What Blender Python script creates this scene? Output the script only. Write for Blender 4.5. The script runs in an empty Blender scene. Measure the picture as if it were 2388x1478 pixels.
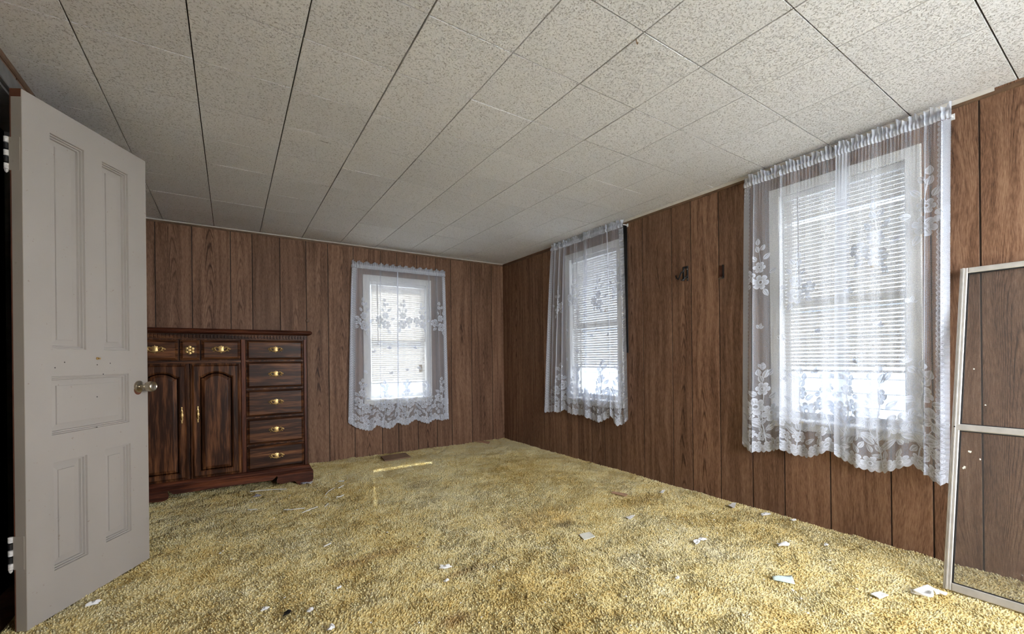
import bpy, math, random
import numpy as np
from mathutils import Matrix, Vector

random.seed(7)
rng = np.random.default_rng(7)
scene = bpy.context.scene
col = scene.collection
PI = math.pi

# ------------------------------------------------------------------ camera
IW, IH = 2388.0, 1478.0
FPX, YAW, ROLL, CX, CY = 1000.6, 0.5802, -0.011, 1194.0, 837.74
TILE = 0.352
CAMZ = 2.8512 * TILE
XR, YB, ZC = 2.914, 4.636, 2.211          # right wall, back wall, ceiling
XL, YF = -0.735, -1.30                    # left wall, wall behind the camera
fwd = Vector((math.sin(YAW), math.cos(YAW), 0))
rgt0 = Vector((math.cos(YAW), -math.sin(YAW), 0))
up0 = Vector((0, 0, 1))
rgt = rgt0 * math.cos(ROLL) + up0 * math.sin(ROLL)
upv = -rgt0 * math.sin(ROLL) + up0 * math.cos(ROLL)
cd = bpy.data.cameras.new('camera')
cam = bpy.data.objects.new('camera', cd)
col.objects.link(cam)
cd.sensor_fit = 'HORIZONTAL'
cd.sensor_width = 36.0
cd.lens = FPX / IW * 36.0
cd.shift_y = (CY - IH / 2) / IW
cd.clip_start = 0.02
M = Matrix.Identity(4)
for i in range(3):
    M[i][0], M[i][1], M[i][2] = rgt[i], upv[i], -fwd[i]
M[2][3] = CAMZ
cam.matrix_world = M
scene.camera = cam

def ray(px, py):
    return fwd + rgt * ((px - CX) / FPX) - upv * ((py - CY) / FPX)

def floor_pt(px, py, z=0.0):
    d = ray(px, py)
    s = (z - CAMZ) / d.z
    return Vector((d.x * s, d.y * s, z))

# ------------------------------------------------------------------ world, exposure
SKY = 8.0
world = bpy.data.worlds.new('overcast_sky')
scene.world = world
world.use_nodes = True
wn = world.node_tree.nodes
wn['Background'].inputs[0].default_value = (1.0, .958, .985, 1)
wn['Background'].inputs[1].default_value = SKY
sun_d = bpy.data.lights.new('sun', 'SUN')
sun_d.energy = 12.0
sun_d.angle = .0093
sun_d.color = (1.0, .95, .86)
sun = bpy.data.objects.new('sun', sun_d)
col.objects.link(sun)
sun.rotation_euler = Vector((-.234, -.907, -.937)).to_track_quat('-Z', 'Y').to_euler()
vs = scene.view_settings
vs.view_transform = 'Standard'
vs.look = 'None'
vs.gamma = 1.0
vs.use_curve_mapping = False
vs.exposure = 1.50
scene.cycles.use_denoising = True
scene.cycles.max_bounces = 8
scene.cycles.diffuse_bounces = 5
scene.cycles.adaptive_threshold = 0.04
scene.cycles.transparent_max_bounces = 24
scene.cycles.sample_clamp_indirect = 8.0

# ------------------------------------------------------------------ mesh helpers
class MB:
    def __init__(self):
        self.v = []
        self.f = []
    def add(self, vs_, fs_):
        n = len(self.v)
        self.v.extend([tuple(p) for p in vs_])
        self.f.extend([tuple(i + n for i in f) for f in fs_])
        return self
    def box(self, x0, x1, y0, y1, z0, z1):
        return self.add([(x0, y0, z0), (x1, y0, z0), (x1, y1, z0), (x0, y1, z0),
                         (x0, y0, z1), (x1, y0, z1), (x1, y1, z1), (x0, y1, z1)],
                        [(0, 3, 2, 1), (4, 5, 6, 7), (0, 1, 5, 4), (1, 2, 6, 5), (2, 3, 7, 6), (3, 0, 4, 7)])
    def cbox(self, x0, x1, y0, y1, z0, z1, c):
        """box whose face at y0 has chamfered edges"""
        return self.loft([[(x0, y1, z0), (x1, y1, z0), (x1, y1, z1), (x0, y1, z1)],
                          [(x0, y0 + c, z0), (x1, y0 + c, z0), (x1, y0 + c, z1), (x0, y0 + c, z1)],
                          [(x0 + c, y0, z0 + c), (x1 - c, y0, z0 + c), (x1 - c, y0, z1 - c), (x0 + c, y0, z1 - c)]])
    def loft(self, rings, cap0=True, cap1=True, closed=True):
        n = len(rings[0])
        vs_, fs_ = [], []
        for r in rings:
            vs_ += list(r)
        for k in range(len(rings) - 1):
            for i in range(n if closed else n - 1):
                j = (i + 1) % n
                fs_.append((k * n + i, k * n + j, (k + 1) * n + j, (k + 1) * n + i))
        if cap0:
            fs_.append(tuple(reversed(range(n))))
        if cap1:
            fs_.append(tuple((len(rings) - 1) * n + i for i in range(n)))
        return self.add(vs_, fs_)
    def rectloft(self, x0, x1, z0, z1, steps, cap0=True, cap1=True):
        """steps: list of (inset, y)"""
        return self.loft([[(x0 + d, y, z0 + d), (x1 - d, y, z0 + d), (x1 - d, y, z1 - d), (x0 + d, y, z1 - d)]
                          for d, y in steps], cap0, cap1)
    def tube(self, pts, r, n=8, caps=True):
        pts = [Vector(p) for p in pts]
        rs = r if isinstance(r, (list, tuple)) else [r] * len(pts)
        rings = []
        prev = None
        for i, p in enumerate(pts):
            t = (pts[min(i + 1, len(pts) - 1)] - pts[max(i - 1, 0)]).normalized()
            if prev is None:
                a = Vector((0, 0, 1)) if abs(t.z) < .9 else Vector((1, 0, 0))
                u = t.cross(a).normalized()
            else:
                u = (prev - t * prev.dot(t)).normalized()
            prev = u
            w = t.cross(u)
            rings.append([p + (u * math.cos(2 * PI * k / n) + w * math.sin(2 * PI * k / n)) * rs[i] for k in range(n)])
        return self.loft(rings, caps, caps)
    def lathe(self, prof, axis='z', n=24, o=(0, 0, 0), flat=1.0):
        """prof: list of (radius, height)"""
        rings = []
        for r, h in prof:
            ring = []
            for k in range(n):
                c, s = r * math.cos(2 * PI * k / n), r * math.sin(2 * PI * k / n)
                if axis == 'z':
                    p = (c, s * flat, h)
                elif axis == 'y':
                    p = (c, h, s)
                else:
                    p = (h, c, s)
                ring.append((p[0] + o[0], p[1] + o[1], p[2] + o[2]))
            rings.append(ring)
        return self.loft(rings)
    def extrude_poly(self, pts, y0, y1):
        """polygon in x,z extruded along y"""
        return self.loft([[(x, y1, z) for x, z in pts], [(x, y0, z) for x, z in pts]])
    def build(self, name, mat, parent=None, smooth=False, loc=None, rot=None):
        me = bpy.data.meshes.new(name)
        me.from_pydata(self.v, [], self.f)
        me.update()
        return link_mesh(name, me, mat, parent, smooth, loc, rot)

def link_mesh(name, me, mat, parent=None, smooth=False, loc=None, rot=None):
    import bmesh
    bm = bmesh.new()
    bm.from_mesh(me)
    bmesh.ops.recalc_face_normals(bm, faces=bm.faces)
    bm.to_mesh(me)
    bm.free()
    if smooth:
        me.polygons.foreach_set('use_smooth', [True] * len(me.polygons))
        try:
            me.set_sharp_from_angle(angle=math.radians(smooth if smooth is not True else 40))
        except Exception:
            pass
    if mat is not None:
        me.materials.append(mat)
    o = bpy.data.objects.new(name, me)
    col.objects.link(o)
    if parent:
        o.parent = parent
    if loc is not None:
        o.location = loc
    if rot is not None:
        o.rotation_euler = rot
    return o

def copy_obj(o, parent=None, loc=None, rot=None):
    c = o.copy()
    col.objects.link(c)
    if parent is not None:
        c.parent = parent
    if loc is not None:
        c.location = loc
    if rot is not None:
        c.rotation_euler = rot
    return c

def empty(name, loc=(0, 0, 0), rz=0.0):
    o = bpy.data.objects.new(name, None)
    o.empty_display_size = 0.05
    col.objects.link(o)
    o.location = loc
    o.rotation_euler = (0, 0, rz)
    return o

def tag(o, label=None, cat=None, group=None, kind=None):
    if label:
        o['label'] = label
    if cat:
        o['category'] = cat
    if group:
        o['group'] = group
    if kind:
        o['kind'] = kind
    return o

# ------------------------------------------------------------------ material helpers
class NT:
    def __init__(self, name):
        self.m = bpy.data.materials.new(name)
        self.m.use_nodes = True
        self.t = self.m.node_tree
        self.n = self.t.nodes
        self.bsdf = self.n['Principled BSDF']
        self.out = self.n['Material Output']
    def node(self, typ, **kw):
        nd = self.n.new(typ)
        for k, v in kw.items():
            setattr(nd, k, v)
        return nd
    def link(self, a, b):
        self.t.links.new(a, b)
    def setin(self, sock, v):
        if isinstance(v, bpy.types.NodeSocket):
            self.link(v, sock)
        elif v is not None:
            sock.default_value = v
    def math(self, op, a, b=None, c=None, clamp=False):
        nd = self.node('ShaderNodeMath', operation=op, use_clamp=clamp)
        for i, v in enumerate((a, b, c)):
            if v is not None:
                self.setin(nd.inputs[i], v)
        return nd.outputs[0]
    def comb(self, x=0., y=0., z=0.):
        nd = self.node('ShaderNodeCombineXYZ')
        for i, v in enumerate((x, y, z)):
            self.setin(nd.inputs[i], v)
        return nd.outputs[0]
    def sep(self, v):
        nd = self.node('ShaderNodeSeparateXYZ')
        self.link(v, nd.inputs[0])
        return nd.outputs
    def noise(self, vec, scale=5., detail=3., rough=.5, dist=0.):
        nd = self.node('ShaderNodeTexNoise')
        if vec is not None:
            self.link(vec, nd.inputs['Vector'])
        nd.inputs['Scale'].default_value = scale
        nd.inputs['Detail'].default_value = detail
        nd.inputs['Roughness'].default_value = rough
        nd.inputs['Distortion'].default_value = dist
        return nd.outputs[0]
    def ramp(self, fac, stops, interp='LINEAR'):
        nd = self.node('ShaderNodeValToRGB')
        nd.color_ramp.interpolation = interp
        cr = nd.color_ramp.elements
        while len(cr) < len(stops):
            cr.new(0.5)
        for e, (p, c) in zip(cr, stops):
            e.position = p
            e.color = (*c, 1) if len(c) == 3 else c
        self.link(fac, nd.inputs[0])
        return nd.outputs[0]
    def mix(self, fac, a, b, blend='MIX'):
        nd = self.node('ShaderNodeMix', data_type='RGBA', blend_type=blend)
        self.setin(nd.inputs[0], fac)
        for s, v in ((nd.inputs[6], a), (nd.inputs[7], b)):
            if isinstance(v, tuple) and len(v) == 3:
                v = (*v, 1)
            self.setin(s, v)
        return nd.outputs[2]
    def bump(self, h, strength=.3, dist=.01):
        nd = self.node('ShaderNodeBump')
        nd.inputs['Strength'].default_value = strength
        nd.inputs['Distance'].default_value = dist
        self.link(h, nd.inputs['Height'])
        self.link(nd.outputs[0], self.bsdf.inputs['Normal'])
    def obj(self):
        return self.node('ShaderNodeTexCoord').outputs['Object']
    def rnd(self):
        return self.node('ShaderNodeObjectInfo').outputs['Random']
    def pos(self):
        return self.node('ShaderNodeNewGeometry').outputs['Position']
    def base(self, c, rough=.6, metal=0., spec=None):
        if isinstance(c, tuple) and len(c) == 3:
            c = (*c, 1)
        self.setin(self.bsdf.inputs['Base Color'], c)
        self.setin(self.bsdf.inputs['Roughness'], rough)
        self.bsdf.inputs['Metallic'].default_value = metal
        if spec is not None:
            self.bsdf.inputs['Specular IOR Level'].default_value = spec
        return self.m

def plain(name, c, rough=.6, metal=0., var=.12, scale=30.):
    t = NT(name)
    n = t.noise(t.pos(), scale, 4)
    lo = tuple(x * (1 - var) for x in c)
    hi = tuple(min(1, x * (1 + var)) for x in c)
    return t.base(t.ramp(n, [(.3, lo), (.7, hi)]), rough, metal)

def wood_panel():
    t = NT('wood_panel_veneer')
    x, y, z = t.sep(t.obj())
    r = t.rnd()
    zz = t.math('ADD', z, t.math('MULTIPLY', r, 31.0))
    xo = t.math('ADD', x, t.math('MULTIPLY', t.math('SUBTRACT', r, .5), .05))
    # slow sideways drift of the grain
    drift = t.math('MULTIPLY', t.math('SUBTRACT', t.noise(t.comb(t.math('MULTIPLY', x, 3.), r, t.math('MULTIPLY', zz, 1.3)), 1., 2), .5), .10)
    xd = t.math('ADD', xo, drift)
    fine = t.noise(t.comb(t.math('MULTIPLY', xd, 300.), t.math('MULTIPLY', r, 9.), t.math('MULTIPLY', zz, 26.)), 1., 4, .65)
    mid = t.noise(t.comb(t.math('MULTIPLY', xd, 38.), t.math('MULTIPLY', r, 5.), t.math('MULTIPLY', zz, 1.6)), 1., 3)
    # cathedral arches
    wob = t.math('MULTIPLY', t.noise(t.comb(t.math('MULTIPLY', x, 9.), r, t.math('MULTIPLY', zz, 2.2)), 1., 3), 3.2)
    par = t.math('MULTIPLY', t.math('MULTIPLY', xd, xd), 1500.)
    ph = t.math('ADD', t.math('ADD', t.math('MULTIPLY', zz, 5.5), wob), par)
    s = t.math('SINE', t.math('MULTIPLY', ph, 6.5))
    line = t.math('POWER', t.math('ADD', t.math('MULTIPLY', s, .5), .5), 5.0)
    msk = t.ramp(t.noise(t.comb(t.math('MULTIPLY', x, 5.), t.math('MULTIPLY', r, 17.), t.math('MULTIPLY', zz, .9)), 1., 2), [(.42, (0, 0, 0)), (.58, (1, 1, 1))])
    line = t.math('MULTIPLY', t.math('MULTIPLY', line, msk), .17)
    v = t.math('SUBTRACT', t.math('ADD', t.math('MULTIPLY', fine, .62), t.math('MULTIPLY', mid, .45)), line)
    c = t.ramp(v, [(.30, (.056, .026, .015)), (.46, (.175, .092, .055)), (.58, (.26, .146, .090)), (.74, (.37, .230, .15))])
    tint = t.math('ADD', .82, t.math('MULTIPLY', r, .36))
    c = t.mix(1.0, c, t.comb(tint, tint, tint), 'MULTIPLY')
    m = t.base(c, .55, spec=.22)
    t.bump(v, .25, .002)
    return m

def dresser_wood(name, horiz, stops=((.33, (.012, .005, .003)), (.50, (.045, .016, .007)), (.62, (.155, .060, .023)), (.76, (.29, .130, .050)))):
    t = NT(name)
    x, y, z = t.sep(t.obj())
    a, b = (z, x) if horiz else (x, z)
    n0 = t.noise(t.comb(t.math('MULTIPLY', x, 5.), y, t.math('MULTIPLY', z, 5.)), 1., 3)
    aw = t.math('ADD', a, t.math('MULTIPLY', n0, .018))
    big = t.noise(t.comb(t.math('MULTIPLY', aw, 30.), t.math('MULTIPLY', y, 12.), t.math('MULTIPLY', b, 2.2)), 1., 4, .6)
    fine = t.noise(t.comb(t.math('MULTIPLY', aw, 160.), t.math('MULTIPLY', y, 60.), t.math('MULTIPLY', b, 9.)), 1., 3)
    v = t.math('ADD', t.math('MULTIPLY', big, .75), t.math('MULTIPLY', fine, .3))
    c = t.ramp(v, list(stops))
    m = t.base(c, t.math('ADD', .34, t.math('MULTIPLY', fine, .16)), spec=.22)
    t.bump(fine, .08, .002)
    return m

def ceiling_mat():
    t = NT('fissured_ceiling_tile')
    p = t.pos()
    r = t.rnd()
    n1 = t.noise(p, 150., 3, .6, .5)
    n2 = t.noise(p, 230., 2)
    pit = t.ramp(n1, [(.33, (0, 0, 0)), (.47, (1, 1, 1))])
    big = t.noise(p, 1.3, 2)
    c = t.ramp(big, [(.3, (.775, .775, .78)), (.7, (.83, .83, .835))])
    c = t.mix(t.math('SUBTRACT', 1.0, pit), c, (.47, .45, .43))
    k = t.math('ADD', .96, t.math('MULTIPLY', r, .07))
    c = t.mix(1.0, c, t.comb(k, k, k), 'MULTIPLY')
    d_ = ray(757, 331)
    k_ = (ZC - CAMZ) / d_.z
    x, y, z = t.sep(p)
    ux = t.math('DIVIDE', t.math('SUBTRACT', x, d_.x * k_), .055)
    uy = t.math('DIVIDE', t.math('SUBTRACT', y, d_.y * k_), .010)
    dd = t.math('ADD', t.math('MULTIPLY', ux, ux), t.math('ADD', t.math('MULTIPLY', uy, uy), t.math('MULTIPLY', t.noise(p, 120., 2), .9)))
    c = t.mix(t.math('MULTIPLY', t.math('SUBTRACT', 1.0, dd, clamp=True), .9), c, (.12, .10, .085))
    m = t.base(c, .9, spec=.1)
    h = t.math('ADD', pit, t.math('MULTIPLY', n2, .6))
    t.bump(h, .75, .004)
    return m

def carpet_mat():
    t = NT('gold_shag_yarn')
    p = t.pos()
    isl = t.node('ShaderNodeNewGeometry').outputs['Random Per Island']
    a = t.noise(p, 1.1, 3)
    b = t.noise(p, 7., 4, .6)
    v = t.math('ADD', t.math('MULTIPLY', a, .55), t.math('ADD', t.math('MULTIPLY', b, .45), t.math('MULTIPLY', t.math('SUBTRACT', isl, .5), .22)))
    c = t.ramp(v, [(.28, (.56, .39, .13)), (.42, (.76, .61, .28)), (.55, (.82, .72, .42)), (.70, (.86, .79, .56))])
    st = t.ramp(t.noise(p, 2.6, 4, .6), [(.66, (0, 0, 0)), (.76, (1, 1, 1))])
    c = t.mix(t.math('MULTIPLY', st, .30), c, (.40, .27, .11))
    x, y, z = t.sep(p)
    wob = t.math('MULTIPLY', t.math('SUBTRACT', t.noise(p, 9., 3), .5), .16)
    for px, py, rx, ry, k, cc in ((1315, 1222, .085, .055, .75, (.20, .15, .09)), (1060, 1445, .10, .05, .6, (.30, .15, .05)), (1345, 1240, .03, .03, .4, (.25, .18, .10)),
                                  (980, 1130, .16, .10, .35, (.40, .30, .16)), (1330, 1330, .10, .04, .45, (.42, .24, .08)), (1500, 1165, .30, .10, .45, (.50, .33, .09)),
                                  (860, 1300, .30, .05, .5, (.42, .24, .08)), (1090, 1330, .22, .035, .5, (.36, .22, .09)), (1250, 1210, .35, .2, .35, (.70, .46, .15))):
        q = floor_pt(px, py)
        ux, uy = t.math('DIVIDE', t.math('SUBTRACT', x, q.x), rx), t.math('DIVIDE', t.math('SUBTRACT', y, q.y), ry)
        d2 = t.math('ADD', t.math('ADD', t.math('MULTIPLY', ux, ux), t.math('MULTIPLY', uy, uy)), t.math('MULTIPLY', wob, 8.))
        f = t.math('MULTIPLY', t.math('SUBTRACT', 1.0, d2, clamp=True), k)
        c = t.mix(f, c, cc)
    return t.base(c, .9, spec=.08)

def paint_mat(name, c, dirt=.25):
    t = NT(name)
    p = t.pos()
    n = t.noise(p, 3., 4)
    f = t.noise(p, 260., 2)
    c1 = t.ramp(n, [(.3, tuple(x * .93 for x in c)), (.7, c)])
    sp = t.ramp(t.noise(p, 48., 2, .6), [(.70, (0, 0, 0)), (.76, (1, 1, 1))])
    c1 = t.mix(t.math('MULTIPLY', sp, dirt), c1, (.22, .16, .10))
    m = t.base(c1, .45, spec=.4)
    t.bump(f, .08, .002)
    return m

def lace_mat():
    t = NT('white_lace_net')
    at = t.node('ShaderNodeAttribute', attribute_name='dens').outputs['Fac']
    uv = t.node('ShaderNodeAttribute', attribute_name='fab').outputs['Vector']
    u, v, w = t.sep(uv)
    gx = t.math('SINE', t.math('MULTIPLY', u, 2 * PI / .0045))
    gz = t.math('SINE', t.math('MULTIPLY', v, 2 * PI / .0045))
    weave = t.math('MULTIPLY', t.math('ADD', gx, gz), .06)
    n = t.noise(uv, 330., 3, .6)
    fac = t.math('ADD', t.math('ADD', at, weave), t.math('MULTIPLY', t.math('SUBTRACT', n, .5), .55), clamp=True)
    d = t.node('ShaderNodeBsdfDiffuse')
    d.inputs[0].default_value = (.72, .77, .88, 1)
    tr = t.node('ShaderNodeBsdfTranslucent')
    tr.inputs[0].default_value = (.74, .81, .92, 1)
    m1 = t.node('ShaderNodeMixShader')
    m1.inputs[0].default_value = .06
    t.link(d.outputs[0], m1.inputs[1])
    t.link(tr.outputs[0], m1.inputs[2])
    tp = t.node('ShaderNodeBsdfTransparent')
    m2 = t.node('ShaderNodeMixShader')
    t.link(fac, m2.inputs[0])
    t.link(tp.outputs[0], m2.inputs[1])
    t.link(m1.outputs[0], m2.inputs[2])
    t.link(m2.outputs[0], t.out.inputs['Surface'])
    return t.m

def slat_mat():
    t = NT('white_vinyl_slat')
    d = t.node('ShaderNodeBsdfDiffuse')
    n = t.noise(t.pos(), 12., 3)
    t.link(t.ramp(n, [(.3, (.72, .70, .67)), (.7, (.80, .78, .75))]), d.inputs[0])
    tr = t.node('ShaderNodeBsdfTranslucent')
    tr.inputs[0].default_value = (.75, .74, .72, 1)
    m1 = t.node('ShaderNodeMixShader')
    m1.inputs[0].default_value = .03
    t.link(d.outputs[0], m1.inputs[1])
    t.link(tr.outputs[0], m1.inputs[2])
    t.link(m1.outputs[0], t.out.inputs['Surface'])
    return t.m

def glass_mat():
    t = NT('window_glass')
    g = t.node('ShaderNodeBsdfGlossy')
    g.inputs['Roughness'].default_value = .02
    tp = t.node('ShaderNodeBsdfTransparent')
    tp.inputs[0].default_value = (.93, .96, .96, 1)
    lw = t.node('ShaderNodeLayerWeight')
    lw.inputs[0].default_value = .25
    mm = t.node('ShaderNodeMixShader')
    t.link(t.math('MULTIPLY', lw.outputs['Fresnel'], .6), mm.inputs[0])
    t.link(tp.outputs[0], mm.inputs[1])
    t.link(g.outputs[0], mm.inputs[2])
    t.link(mm.outputs[0], t.out.inputs['Surface'])
    return t.m

def dim_screen_mat():
    t = NT('charcoal_dim_screen')
    d = t.node('ShaderNodeBsdfDiffuse')
    d.inputs[0].default_value = (.06, .06, .065, 1)
    tp = t.node('ShaderNodeBsdfTransparent')
    mm = t.node('ShaderNodeMixShader')
    n = t.noise(t.obj(), 60., 2)
    t.link(t.math('ADD', .42, t.math('MULTIPLY', n, .12)), mm.inputs[0])
    t.link(tp.outputs[0], mm.inputs[1])
    t.link(d.outputs[0], mm.inputs[2])
    t.link(mm.outputs[0], t.out.inputs['Surface'])
    return t.m

def screen_mat():
    t = NT('grey_insect_screen')
    x, y, z = t.sep(t.obj())
    d = t.node('ShaderNodeBsdfDiffuse')
    d.inputs[0].default_value = (.13, .125, .12, 1)
    tp = t.node('ShaderNodeBsdfTransparent')
    n = t.noise(t.obj(), 240., 2, .7)
    lint = t.ramp(t.noise(t.obj(), 26., 3, .7), [(.70, (0, 0, 0)), (.80, (1, 1, 1))])
    c = t.mix(lint, (.13, .125, .12), (.5, .46, .42))
    t.link(c, d.inputs[0])
    fac = t.math('ADD', t.math('ADD', .36, t.math('MULTIPLY', t.math('SUBTRACT', n, .5), .7)), t.math('MULTIPLY', lint, .3), clamp=True)
    mm = t.node('ShaderNodeMixShader')
    t.link(fac, mm.inputs[0])
    t.link(tp.outputs[0], mm.inputs[1])
    t.link(d.outputs[0], mm.inputs[2])
    t.link(mm.outputs[0], t.out.inputs['Surface'])
    return t.m

MAT = dict(
    panel=wood_panel(),
    wallback=plain('dark_panel_backing', (.030, .017, .011), .8),
    ceil=ceiling_mat(),
    ceilback=plain('ceiling_joint_board', (.035, .03, .027), .9),
    carpet=carpet_mat(),
    drw_h=dresser_wood('stained_pine_horizontal', True),
    drw_v=dresser_wood('stained_pine_vertical', False),
    drw_r=dresser_wood('red_stained_moulding', True, ((.33, (.020, .006, .004)), (.50, (.070, .020, .010)), (.64, (.17, .052, .022)), (.78, (.26, .090, .038)))),
    drw_rv=dresser_wood('red_stained_stile', False, ((.33, (.020, .006, .004)), (.50, (.070, .020, .010)), (.64, (.17, .052, .022)), (.78, (.26, .090, .038)))),
    brass=plain('antique_brass', (.66, .47, .21), .46, 1.0, .2, 60.),
    steel=plain('dull_door_hardware', (.50, .45, .36), .28, 1.0, .1, 60.),
    door=paint_mat('cream_door_paint', (.40, .37, .34), .45),
    dooredge=paint_mat('worn_grey_door_edge', (.36, .32, .27), .3),
    rawwood=plain('bare_red_brown_wood', (.13, .045, .022), .7),
    white=paint_mat('white_window_paint', (.80, .81, .82), .1),
    vinyl=plain('white_vinyl', (.80, .81, .82), .4, 0, .04),
    lace=lace_mat(),
    slat=slat_mat(),
    glass=glass_mat(),
    screen=screen_mat(),
    dim_screen=dim_screen_mat(),
    alu=plain('weathered_aluminium', (.58, .56, .53), .42, .35, .1, 25.),
    gasket=plain('black_rubber_gasket', (.015, .015, .016), .7),
    iron=plain('black_iron', (.018, .017, .018), .4, .4),
    hingepaint=plain('chipped_hinge_paint', (.62, .60, .58), .5, 0, .25, 120.),
    trimbrown=plain('brown_stained_trim', (.15, .085, .048), .55, 0, .3, 20.),
    covewhite=plain('off_white_cove_trim', (.66, .635, .60), .8, 0, .05),
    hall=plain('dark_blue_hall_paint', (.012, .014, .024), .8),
    casing=plain('grey_painted_casing', (.17, .165, .16), .6),
    paper=plain('white_paper', (.88, .88, .88), .8, 0, .03),
    cream=plain('cream_card', (.88, .87, .78), .8, 0, .03),
    mint=plain('pale_mint_paper', (.66, .78, .76), .7, 0, .06),
    cardboard=plain('brown_cardboard', (.25, .155, .095), .85, 0, .15, 40.),
    tan=plain('pinkish_tan_card', (.52, .32, .20), .85, 0, .1, 40.),
    stick=plain('white_plastic_stick', (.78, .77, .74), .5, 0, .06),
    pebble=plain('grey_violet_pebble', (.33, .32, .38), .4, 0, .2, 90.),
    string=plain('grey_cord', (.45, .44, .43), .8),
    tassel=plain('tan_wood_tassel', (.55, .43, .28), .5),
    cardtag=plain('tan_paper_tag', (.55, .48, .36), .8),
    snow=plain('pale_ground', (.50, .51, .51), .95, 0, .06, 3.),
    siding=plain('pale_siding', (.38, .44, .54), .7, 0, .06),
    shingle=plain('grey_shingle', (.16, .155, .155), .9),
    darkglass=plain('dark_pane', (.05, .06, .08), .15),
    smudge=plain('dried_brown_blot', (.20, .11, .05), .8),
)

# ------------------------------------------------------------------ room shell
BR = -PI / 2
WIN = {   # local x along each wall seen from inside (left to right), opening x0,x1,z0,z1
    1: dict(wall='B', x0=1.236, x1=1.872, z0=.595, z1=1.855, co=(1.166, 1.928), ctop=1.915, meet=1.235, blind=.757),
    2: dict(wall='R', x0=-3.335, x1=-2.690, z0=.610, z1=2.010, co=(-3.400, -2.630), ctop=2.065, meet=1.33, blind=.915),
    3: dict(wall='R', x0=-1.335, x1=-.727, z0=.612, z1=2.010, co=(-1.392, -.668), ctop=2.062, meet=1.33, blind=.910),
        4: dict(wall='R', x0=.36, x1=1.24, z0=.80, z1=2.0, co=(.30, 1.29), ctop=2.06, meet=1.1, blind=None),  # added window out of view, brings extra fill light from the right
    5: dict(wall='F', x0=-2.74, x1=-.90, z0=.60, z1=1.95, co=(-2.80, -.84), ctop=2.01, meet=1.1, blind=None),  # added window behind the viewer, fills the room with light
}
FR = {'B': ((0, YB, 0), 0.0), 'R': ((XR, 0, 0), BR), 'L': ((XL, 0, 0), -BR), 'F': ((0, YF, 0), PI)}
WT = 0.13
DOOR_Y = (2.325, 2.950)

def rects_minus(x0, x1, z0, z1, holes):
    xs = sorted({x0, x1} | {v for h in holes for v in h[:2] if x0 < v < x1})
    out = []
    for a, b in zip(xs[:-1], xs[1:]):
        zs = [(z0, z1)]
        for h in holes:
            if h[0] < b - 1e-6 and h[1] > a + 1e-6:
                nz = []
                for p, q in zs:
                    if h[2] > p:
                        nz.append((p, min(q, h[2])))
                    if h[3] < q:
                        nz.append((max(p, h[3]), q))
                zs = [r for r in nz if r[1] - r[0] > 1e-4]
        out += [(a, b, p, q) for p, q in zs]
    return out

def make_wall(name, key, x0, x1, holes, grooves, label):
    o, rz = FR[key]
    mb = MB()
    for a, b, p, q in rects_minus(x0, x1, -.05, ZC + .06, holes):
        mb.box(a, b, -.0022, WT, p, q)
    w = mb.build(name, MAT['wallback'], loc=o, rot=(0, 0, rz))
    tag(w, label, None, None, 'structure')
    gs = [x0] + [g for g in sorted(grooves) if x0 + .03 < g < x1 - .03] + [x1]
    for a, b in zip(gs[:-1], gs[1:]):
        c = (a + b) / 2
        g = .0034
        mb = MB()
        for p, q, r, s in rects_minus(a + g, b - g, -.03, ZC + .01, holes):
            ca = .0008 if abs(p - a - g) < 1e-6 else 0
            cb = .0008 if abs(q - b + g) < 1e-6 else 0
            mb.loft([[(p - c, -.001, r), (q - c, -.001, r), (q - c, -.001, s), (p - c, -.001, s)],
                     [(p - c, -.0042, r), (q - c, -.0042, r), (q - c, -.0042, s), (p - c, -.0042, s)],
                     [(p - c + ca, -.005, r), (q - c - cb, -.005, r), (q - c - cb, -.005, s), (p - c + ca, -.005, s)]])
        mb.build('plank', MAT['panel'], w, loc=(c, 0, 0))
    return w

def hole(n):
    w = WIN[n]
    return (w['x0'] - .012, w['x1'] + .012, w['z0'] - .012, w['z1'] + .012)

def pattern(start, end, ref, steps):
    out, x, i = [], ref, 0
    while x < end:
        out.append(x)
        x += steps[i % len(steps)]
        i += 1
    x, i = ref, -1
    while x > start:
        x -= steps[i % len(steps)]
        out.append(x)
        i -= 1
    return out

gb = [-.522, -.274, .006, .174, .400, .627, .827, 1.074, 1.358, 1.537, 1.763, 1.991, 2.181, 2.449, 2.740]
gr = [-v for v in (4.44, 4.207, 3.999, 3.802, 3.511, 3.401, 3.237, 3.048, 2.878, 2.680, 2.417, 2.132, 1.963, 1.742, 1.519, 1.322, 1.075, .801, .638, .470, .20, -.04, -.25, -.47, -.72, -.95, -1.17)]
st = [.248, .28, .168, .226, .227, .2]
make_wall('wall_back', 'B', XL - WT, XR + WT, [hole(1)], gb, 'brown wood-grain panelled wall behind the dresser')
make_wall('wall_right', 'R', -YB, -YF, [hole(2), hole(3), hole(4)], gr, 'brown wood-grain panelled wall with two lace-curtained windows')
make_wall('wall_left', 'L', YF, YB, [(DOOR_Y[0], DOOR_Y[1], -.06, 2.10)], pattern(YF, YB, .1, st), 'panelled wall with the open doorway')
make_wall('wall_front', 'F', -XR - WT, -XL + WT, [hole(5)], pattern(-XR, -XL, -2.7, st), 'panelled wall behind the viewer')

mb = MB().box(XL - WT, XR + WT, YF - WT, YB + WT, -.16, -.02)
floor = tag(mb.build('floor', MAT['trimbrown']), 'subfloor under the gold shag carpet', None, None, 'structure')
mb = MB().box(XL - WT, XR + WT, YF - WT, YB + WT, ZC + .010, ZC + .10)
ceil = tag(mb.build('ceiling', MAT['ceilback']), 'ceiling of square fissured white tiles', None, None, 'structure')

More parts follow.
